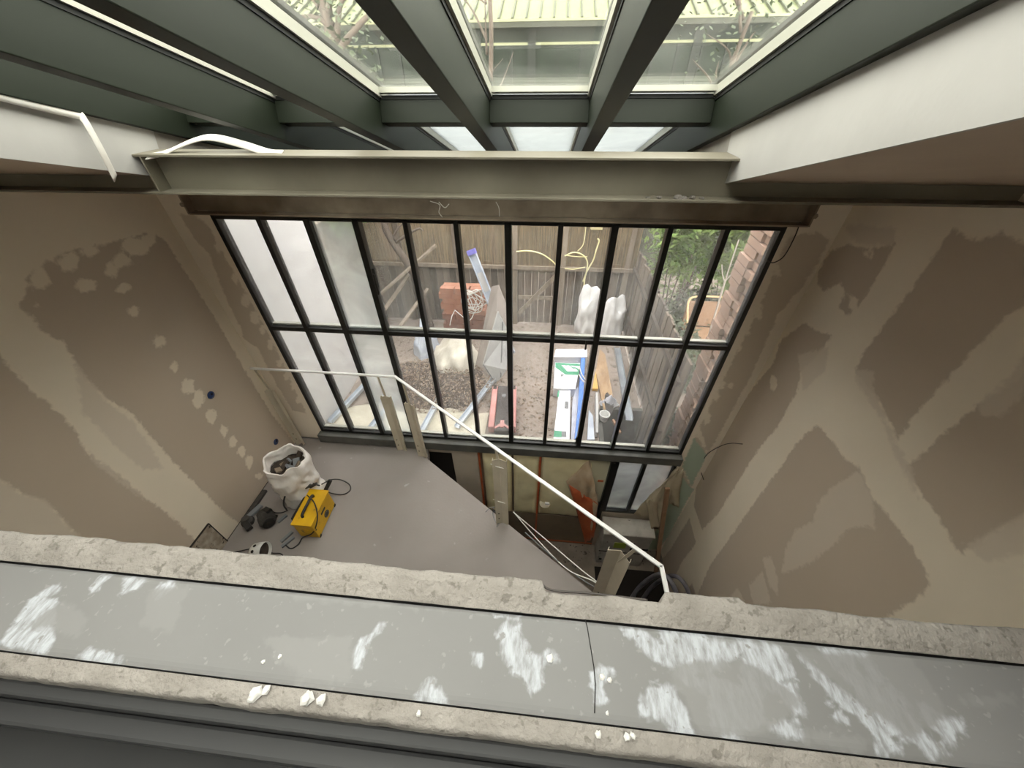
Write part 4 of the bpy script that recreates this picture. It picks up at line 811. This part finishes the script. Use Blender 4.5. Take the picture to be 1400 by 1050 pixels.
# pink and black trolley
mat('pink_plastic', (200,142,136), (188,126,120), 5., .45); mat('trolley_dark', (66,60,58), (48,44,42), 8., .6)
tr = thing('trolley', 'black and pink trolley lying on the dust bed outside the glazing', 'trolley', (-.52, 3.5, ZG))
T0 = PZ(686,592,ZG+.1); T1 = PZ(690,530,ZG+.1); td = (T1-T0).normalized(); ts = Vector((td.y, -td.x, 0))
MB().bar(T0, T1, .19, .09).build('bed', 'trolley_dark', tr, bevel=.02)
for s in (-1, 1):
    MB().bar(T0+td*.05+ts*.14*s, T1-td*.03+ts*.135*s, .08, .12).build('side_rail', 'pink_plastic', tr, bevel=.015)
    MB().bar(T1-td*.1+ts*.135*s+Vector((0,0,.062)), T1-td*.02+ts*.135*s+Vector((0,0,.062)), .05, .006).build('grip_slot', 'hole', tr)
cm = T0+td*.12+Vector((0,0,.05))
for s in (-1, 1): MB().bar(cm, cm+ts*.09*s-td*.08, .03, .012).build('star_arm', 'pink_plastic', tr)
MB().bar(cm+td*.05, cm-td*.07, .05, .02).build('star_arm', 'pink_plastic', tr)
MB().lathe([(0,0),(.03,0),(.03,.008),(0,.008)], T0+td*.75*(T1-T0).length+Vector((0,0,.045)), 14).build('knob', 'wire_grey', tr)
MB().box((T0.x-.17, T0.y-.12, ZG), (T0.x+.2, T0.y, ZG+.05)).build('foot_plate', 'trolley_dark', tr, bevel=.01)
# packs of boards
mat('pack_white', (236,236,240), (226,226,232), 3., .45); mat('pack_green', (60,150,112), None, rough=.45); mat('pack_blue', (74,130,214), None, rough=.4); mat('wrap', (214,214,220), (190,190,198), 6., .3, .4)
def flatpoly(name, px, z, m, par_, th=.002):
    return MB().prism([PZ(x, y, z) for x, y in px], (0,0,th)).build(name, m, par_)
def Z1(*p): return [(740+x/7., 460+y/7.) for x, y in p]
pk = thing('board_pack', 'white wrapped board pack with green print and a large white letter', 'pack', (.45, 4.6, ZG))
zp = ZG+.16
MB().prism([(p.x, p.y, ZG) for p in (PZ(*q, zp) for q in Z1((118,497),(325,502),(372,255),(132,248)))], (0,0,.16)).build('pack_body', 'pack_white', pk); pkb = bpy.data.objects['pack_body']
flatpoly('green_print', Z1((136,252),(370,262),(358,370),(232,366),(136,296)), zp+.0005, 'pack_green', pkb)
flatpoly('white_letter', Z1((196,276),(228,276),(280,308),(330,308),(352,334),(250,334)), zp+.003, 'pack_white', pkb); flatpoly('white_letter', Z1((240,278),(268,278),(300,308),(276,306)), zp+.003, 'pack_white', pkb); flatpoly('white_letter', Z1((280,280),(372,286),(366,318),(340,300),(330,296),(300,294)), zp+.003, 'pack_white', pkb)
flatpoly('print_line', Z1((186,360),(220,366),(196,386),(186,382)), zp+.0008, 'wire_grey', pkb); flatpoly('print_line', Z1((276,380),(300,384),(296,450),(278,446)), zp+.0008, 'wrap', pkb)
for i, (pts, h, m, lb) in enumerate([(((120,196),(440,196),(440,118),(140,118)), .2, 'pack_white', 'plain white board pack at the far end of the wrapped stack'), (((124,238),(350,240),(350,214),(136,214)), .12, 'wrap', 'grey film wrapped bundle between two white packs')]):
    tag(MB().prism([(p.x, p.y, ZG) for p in (PZ(*q, ZG+h) for q in Z1(*pts))], (0,0,h)).build('wrapped_pack', m, bevel=.006), lb, 'pack')
p2 = thing('long_carton', 'long white carton with green end bands beside the blue board', 'carton', (.3, 3.5, ZG)); zq = ZG+.13
MB().prism([(p.x, p.y, ZG) for p in (PZ(*q, zq) for q in Z1((115,985),(270,985),(280,512),(170,508)))], (0,0,.13)).build('carton_body', 'pack_white', p2); p2b = bpy.data.objects['carton_body']
flatpoly('green_band', Z1((118,960),(194,965),(196,908),(126,900)), zq+.0005, 'pack_green', p2b); flatpoly('grey_band', Z1((194,960),(240,962),(240,910),(196,908)), zq+.0005, 'wire_grey', p2b); flatpoly('green_band', Z1((150,580),(168,580),(176,520),(160,518)), zq+.0005, 'pack_green', p2b); flatpoly('grey_label', Z1((222,690),(258,692),(262,625),(228,622)), zq+.0005, 'wire_grey', p2b)
tag(MB().prism([(p.x, p.y, ZG) for p in (PZ(*q, ZG+.18) for q in Z1((320,975),(350,975),(400,600),(420,205),(382,200),(366,480),(350,700)))], (0,0,.18)).build('blue_board', 'pack_blue'), 'long bright blue board lying along the white packs', 'board')
tag(MB().prism([(p.x, p.y, ZG) for p in (PZ(*q, ZG+.06) for q in Z1((285,985),(320,985),(352,640),(360,480),(330,500),(300,600)))], (0,0,.06)).build('film_bundle', 'wrap'), 'crumpled film bundle squeezed between the carton and the blue board', 'wrapping')
for i, pts in enumerate([((368,290),(376,330),(392,370),(420,410)), ((360,362),(380,400),(405,430),(415,436))]):
    tag(MB().tube(smoothpath([PZ(*q, ZG+.20) for q in Z1(*pts)], 5), .008, 6).build('strap_cord', 'wire_white', smooth=True), ['white strap cord curving over the blue board', 'second white strap cord on the blue board, below the curved one'][i], 'cord')
# boards, spade, bucket, plastics at right
mat('plank', (190,160,124), (160,130,98), 4., .85, .2, stretch=(4,1,4))
tag(MB().prism([(p.x, p.y, ZG) for p in (PZ(*q, ZG+.04) for q in Z1((600,700),(700,640),(610,170),(560,120),(520,330)))], (0,0,.04)).build('dusty_plank', 'plank'), 'broad dusty timber plank by the galvanised channel', 'plank')
tag(MB().prism([(p.x, p.y, ZG) for p in (PZ(*q, ZG+.05) for q in Z1((490,500),(545,500),(520,330),(505,400)))], (0,0,.05)).build('short_plank', 'yellow_stick'), 'short yellow timber piece beside the broad plank', 'plank')
tag(MB().prism([(p.x, p.y, ZG) for p in (PZ(*q, ZG+.09) for q in Z1((525,920),(545,920),(548,650),(540,535),(522,535)))], (0,0,.09)).build('white_lath', 'render_white'), 'narrow white lath lying near the white bucket', 'lath')
tag(MB().prism([(p.x, p.y, ZG) for p in (PZ(*q, ZG+.03) for q in Z1((440,985),(510,985),(495,760),(455,700)))], (0,0,.03)).build('plastic_sheet', 'clear_plastic'), 'flat clear plastic sheet lying next to the white lath', 'sheet')
sp_ = thing('spade', 'dark oval spade blade with a stub of shaft on the plank', 'spade', PZ(832,560,ZG)); B = [PZ(*q, ZG+.06) for q in Z1((630,535),(660,570),(690,640),(690,700),(650,790),(625,740),(603,620),(610,560))]
MB().prism(B, (0,0,.008)).build('blade', 'trolley_dark', sp_); MB().bar(PZ(838,574,ZG+.06), PZ(848,592,ZG+.05), .03, .03).build('shaft', 'timber', sp_)
c = PZ(825, 574, ZG); bc = thing('small_bucket', 'small white bucket beside the dark spade', 'bucket', c)
MB().lathe([(0,0),(.05,0),(.068,.11),(.072,.11),(.072,.118),(.062,.118),(.05,.02),(0,.02)], c, 20).build('tub', 'sack_bright', bc, smooth=False)
MB().tube(smoothpath([c+Vector((-.07,0,.11)), c+Vector((-.05,-.06,.09)), c+Vector((.0,-.085,.085)), c+Vector((.05,-.06,.09)), c+Vector((.07,0,.11))], 4), .003, 5).build('bail', 'wire_grey', bc)
c = PZ(846, 570, ZG); heap('crumpled silver film near the small bucket', 'silver_film', (1.0, 3.86, ZG), .12, .1, .14, 'wrap', 21, 16, 1.)
# neighbour's garden on the right: brick pier, bamboo, wicker seat
mat('pier_brick', (168,140,122), (140,116,100), 4., .95, .5); mat('pier_mortar', (150,140,128), (128,118,108), 9., .95, .5)
pr_ = thing('brick_pier', 'old ragged brick wall end outside the last window column', 'brick wall', (1.95, 3.3, -1.42))
MB().box((1.80, 3.16, -1.42), (2.6, 3.40, 3.2)).build('mortar_core', 'pier_mortar', pr_)
bme2 = None; rnd = random.Random(11)
for r in range(60):
    z = -1.40+.076*r
    if z > 3.1: break
    for c_ in range(2):
        x = 1.775+rnd.uniform(-.035,.02) + .225*c_ + (.1 if r % 2 else 0)*(1 if c_ else 0); y = 3.145+rnd.uniform(-.008,.008)
        if bme2 is None: o = MB().box((0,0,0), (.212,.1,.065)).build('brick', 'pier_brick', pr_, bevel=.005); bme2 = o.data
        else: o = bpy.data.objects.new('brick', bme2); COL.objects.link(o); o.parent = pr_
        o.location = Vector((x, y, z))-Vector(pr_.location); o.rotation_euler = (rnd.uniform(-.04,.04), 0, rnd.uniform(-.05,.05))
    o = bpy.data.objects.new('brick', bme2); COL.objects.link(o); o.parent = pr_; o.rotation_euler = (0,0,math.pi/2+rnd.uniform(-.04,.04)); o.location = Vector((1.862+rnd.uniform(-.03,.012), 3.25, z))-Vector(pr_.location)
mat('bamboo_leaf', (116,138,70), (76,104,44), 3., .6); mat('shrub_leaf', (78,90,62), (56,66,46), 4., .7); mat('bark', (112,100,90), (88,78,70), 6., .9, .4, stretch=(3,3,.5)); mat('pale_twig', (176,168,156), None, rough=.8)
def leaves(mb, c, rad, n, s0, s1, seed, droop=.4, narrow=.16):
    rnd = random.Random(seed)
    for i in range(n):
        d = Vector((rnd.gauss(0,1), rnd.gauss(0,1), rnd.gauss(0,1))).normalized()*rnd.random()**.45
        p = Vector((c[0]+d.x*rad[0], c[1]+d.y*rad[1], c[2]+d.z*rad[2])); L = rnd.uniform(s0, s1)
        t = Vector((rnd.uniform(-1,1), rnd.uniform(-1,1), rnd.uniform(-1,.5)*droop*2)).normalized(); w = t.cross(Vector((rnd.uniform(-.4,.4),rnd.uniform(-.4,.4),1))).normalized()*L*narrow
        mb.add([p, p+t*L*.45+w, p+t*L, p+t*L*.45-w], [(0,1,2,3)])
def bush(name, label, base, c, rad, n, s0, s1, m, seed, stems=5, group=None, narrow=.16, cat='plant'):
    t = thing(name, label, cat, base, group); mb = MB(); leaves(mb, c, rad, n, s0, s1, seed, narrow=narrow); f = mb.build('foliage', m, t); f['kind'] = 'stuff'
    rnd = random.Random(seed)
    for i in range(stems):
        q = Vector((c[0]+rnd.uniform(-.6,.6)*rad[0], c[1]+rnd.uniform(-.6,.6)*rad[1], c[2]+rad[2]*rnd.uniform(.1,.7))); b = Vector(base)+Vector((rnd.uniform(-.1,.1), rnd.uniform(-.1,.1), 0))
        MB().tube(smoothpath([b, (b+q)/2+Vector((rnd.uniform(-.1,.1),0,.1)), q], 4), [.014-.0012*k for k in range(9)], 5).build('stem', 'bark', t, smooth=True)
    return t
ZN = ZG-.1
cA = PY(930, 335, 5.2); bush('bamboo_clump', 'bright green bamboo beyond the right fence, against the reed screen', (2.0, 5.3, ZN), (1.98, 5.3, 1.95), (.5, .45, .85), 5200, .07, .15, 'bamboo_leaf', 3, 7)
bush('bamboo_clump', 'green bamboo beside the ragged brick wall', (2.75, 5.0, ZN), (2.72, 4.9, 1.8), (.5, .5, .9), 4200, .07, .15, 'bamboo_leaf', 8, 6)
bush('shrub', 'dark low shrub with broad leaves just behind the right fence', (1.85, 4.2, ZN), (1.85, 4.3, .35), (.32, .6, .55), 2600, .05, .1, 'shrub_leaf', 12, 5, narrow=.3)
bush('shrub', 'dark shrub at the foot of the bamboo', (2.3, 5.0, ZN), (2.3, 5.1, .5), (.6, .4, .5), 2600, .05, .1, 'shrub_leaf', 15, 5, narrow=.3)
bush('shrub', 'small trailing shrub growing in the light well', (1.75, 3.45, -1.42), (1.72, 3.5, -.6), (.2, .2, .75), 1100, .05, .09, 'shrub_leaf', 19, 3, narrow=.3)
bush('hedge', 'tall dense green hedge behind the bamboo and wicker seat', (3.0, 6.0, ZN), (3.0, 6.0, 1.5), (1.55, .3, 1.75), 9000, .08, .16, 'bamboo_leaf', 51, 6, narrow=.13, cat='hedge')
mat('wicker', (152,120,90), (130,100,74), 30., .8, .3, stretch=(1,1,6)); mat('wicker_pale', (206,178,130), None, rough=.7)
ws = thing('wicker_seat', 'tan wicker garden seat beside the ragged brick wall', 'seat', (2.2, 4.5, ZN))
MB().box((1.98, 4.35, .52), (2.55, 4.75, .60)).build('seat', 'wicker', ws, bevel=.015)
for x in (1.99, 2.50):
    for y in (4.37, 4.70): MB().box((x, y, ZN-.05), (x+.04, y+.04, .52)).build('leg', 'wicker', ws)
MB().box((1.98, 4.75, .60), (2.55, 4.80, .98)).build('backrest', 'wicker', ws, bevel=.015)
MB().tube(smoothpath([Vector((1.95,4.36,.56)), Vector((1.93,4.5,.85)), Vector((1.96,4.72,1.0)), Vector((2.1,4.8,1.04)), Vector((2.55,4.8,1.04))], 6), .014, 6).build('rim', 'wicker_pale', ws, smooth=True)
MB().box((1.98, 4.30, .28), (2.55, 4.36, .52)).build('front_panel', 'wicker', ws, bevel=.01)
tw = thing('bare_sapling', 'thin pale bare sapling before the bamboo', 'sapling', (2.25, 4.25, ZN))
s0_ = Vector((2.25,4.25,ZN)); s1_ = PY(991,385,4.2); MB().tube(smoothpath([s0_, (s0_+s1_)/2, s1_], 5), .012, 6).build('stem', 'pale_twig', tw)
for q in ((987,362),(1010,328),(1025,345)): MB().tube(smoothpath([s1_, (s1_+PY(*q,4.15))/2+Vector((0,0,-.02)), PY(*q,4.15)], 4), .007, 5).build('twig', 'pale_twig', tw)
# tree in the far left corner
def tree(label, base, top, r, crown, n, seed, m='shrub_leaf', branches=()):
    t = thing('tree', label, 'tree', base); b, q = Vector(base), Vector(top); rnd = random.Random(seed)
    pts = [b+(q-b)*k/6+Vector((rnd.uniform(-.08,.08), rnd.uniform(-.05,.05), 0))*(1 if 0 < k else 0) for k in range(7)]
    MB().tube(smoothpath(pts, 4), [r*(1-.6*k/24) for k in range(25)], 10).build('trunk', 'bark', t, smooth=True)
    for i in range(9):
        k = rnd.uniform(.45,1); s = b+(q-b)*k; e = s+Vector((rnd.uniform(-1,1)*crown[0], rnd.uniform(-.7,.7)*crown[1], rnd.uniform(.1,.9)*crown[2]))
        MB().tube(smoothpath([s, (s+e)/2+Vector((rnd.uniform(-.15,.15),0,rnd.uniform(-.1,.15))), e], 5), [r*.35*(1-.8*k2/10) for k2 in range(11)], 6).build('branch', 'bark', t, smooth=True)
    mb = MB(); leaves(mb, q, crown, n, .05, .11, seed, narrow=.3); f = mb.build('foliage', m, t); f['kind'] = 'stuff'; return t
tree('slender grey-barked tree in front of the reed screen', (-2.05, 5.6, ZG), (-2.75, 5.62, 3.3), .075, (.7,.3,.8), 900, 5)
bush('climber', 'pale green climber over the left boarded fence', (-2.85, 5.3, ZG), (-2.85, 5.3, 2.1), (.2, .6, .5), 1500, .04, .09, 'bamboo_leaf', 33, 4, narrow=.3)
# building behind the gardens, seen through the roof light
mat('sheet_roof', (108,114,72), (96,104,62), 2., .5); mat('roof_rib', (74,78,58), None, rough=.6); mat('fascia', (78,80,68), (66,68,58), 4., .7); mat('greenhouse_pane', (44,54,42), (36,44,34), 1.2, .5, spec=.3); mat('glaze_bar', (46,50,44), None, rough=.5); mat('pale_trim', (160,162,126), None, rough=.5)
gh = thing('lean_to_building', 'pale glazed lean-to building with a ribbed translucent roof beyond the fence', 'building', (0, 9, ZG-.1))
E0 = 4.0; BX0, BX1 = -5.2, 5.2
MB().box((BX0, 8.56, ZG-.1), (BX1, 8.66, 3.06)).build('base_wall', 'fascia', gh)
MB().box((BX0, 8.58, 3.06), (BX1, 8.62, E0-.06)).build('glazing', 'greenhouse_pane', gh); ghg = bpy.data.objects['glazing']
mb = MB(); mb.obox((BX0, 8.4, E0), (BX1-BX0, 0, 0), (0, 3.6, 1.35), (0, -.008, .02)); mb.build('roof_sheet', 'sheet_roof', gh); rsh = bpy.data.objects['roof_sheet']
for i in range(46):
    x = BX0+.12+i*(BX1-BX0)/46; MB().obox((x, 8.39, E0+.018), (.03, 0, 0), (0, 3.6, 1.35), (0, -.01, .03)).build('roof_rib', 'roof_rib', rsh)
MB().box((BX0, 8.36, E0-.07), (BX1, 8.42, E0+.0)).build('gutter', 'fascia', gh); MB().box((BX0, 8.35, E0+.0), (BX1, 8.4, E0+.03)).build('gutter_edge', 'pale_trim', gh)
MB().box((BX0, 8.55, 3.72), (BX1, 8.6, 3.755)).build('mid_rail', 'pale_trim', gh)
for i in range(27):
    x = BX0+i*(BX1-BX0)/26; MB().box((x-.015, 8.55, 3.06), (x+.015, 8.582, 3.71)).build('glazing_bar', 'glaze_bar', ghg)
for x in (-1.4, -.45, .9, 2.3): MB().box((x-.07, 8.54, 3.06), (x+.07, 8.584, E0-.08)).build('post', 'glaze_bar', gh)
tree('dark bare tree standing before the lean-to building', (-3.3, 7.6, ZG-.1), (-3.5, 7.6, 4.4), .16, (1.2,.6,1.2), 700, 21)
tree('leaning tree trunk crossing the lean-to roof', (-1.15, 7.4, ZG-.1), (-1.05, 7.5, 5.0), .06, (.8,.4,.9), 250, 27)
tree('tangled bare tree at the right end of the lean-to building', (2.9, 7.6, ZG-.1), (2.6, 7.6, 4.0), .07, (1.2,.5,.9), 350, 29)
for i, (x, y, s) in enumerate([(-7.6, 9.5, 1.8), (7.4, 9.0, 1.7), (-6.0, 15.0, 2.2)]):
    tree(['broad leafy tree left of the lean-to building', 'leafy tree right of the lean-to building', 'tall tree behind the left end of the lean-to'][i], (x, y, ZG-.1), (x+.1, y, 4.2), .15, (s, s*.7, 1.7), 3000, 40+i, 'bamboo_leaf')
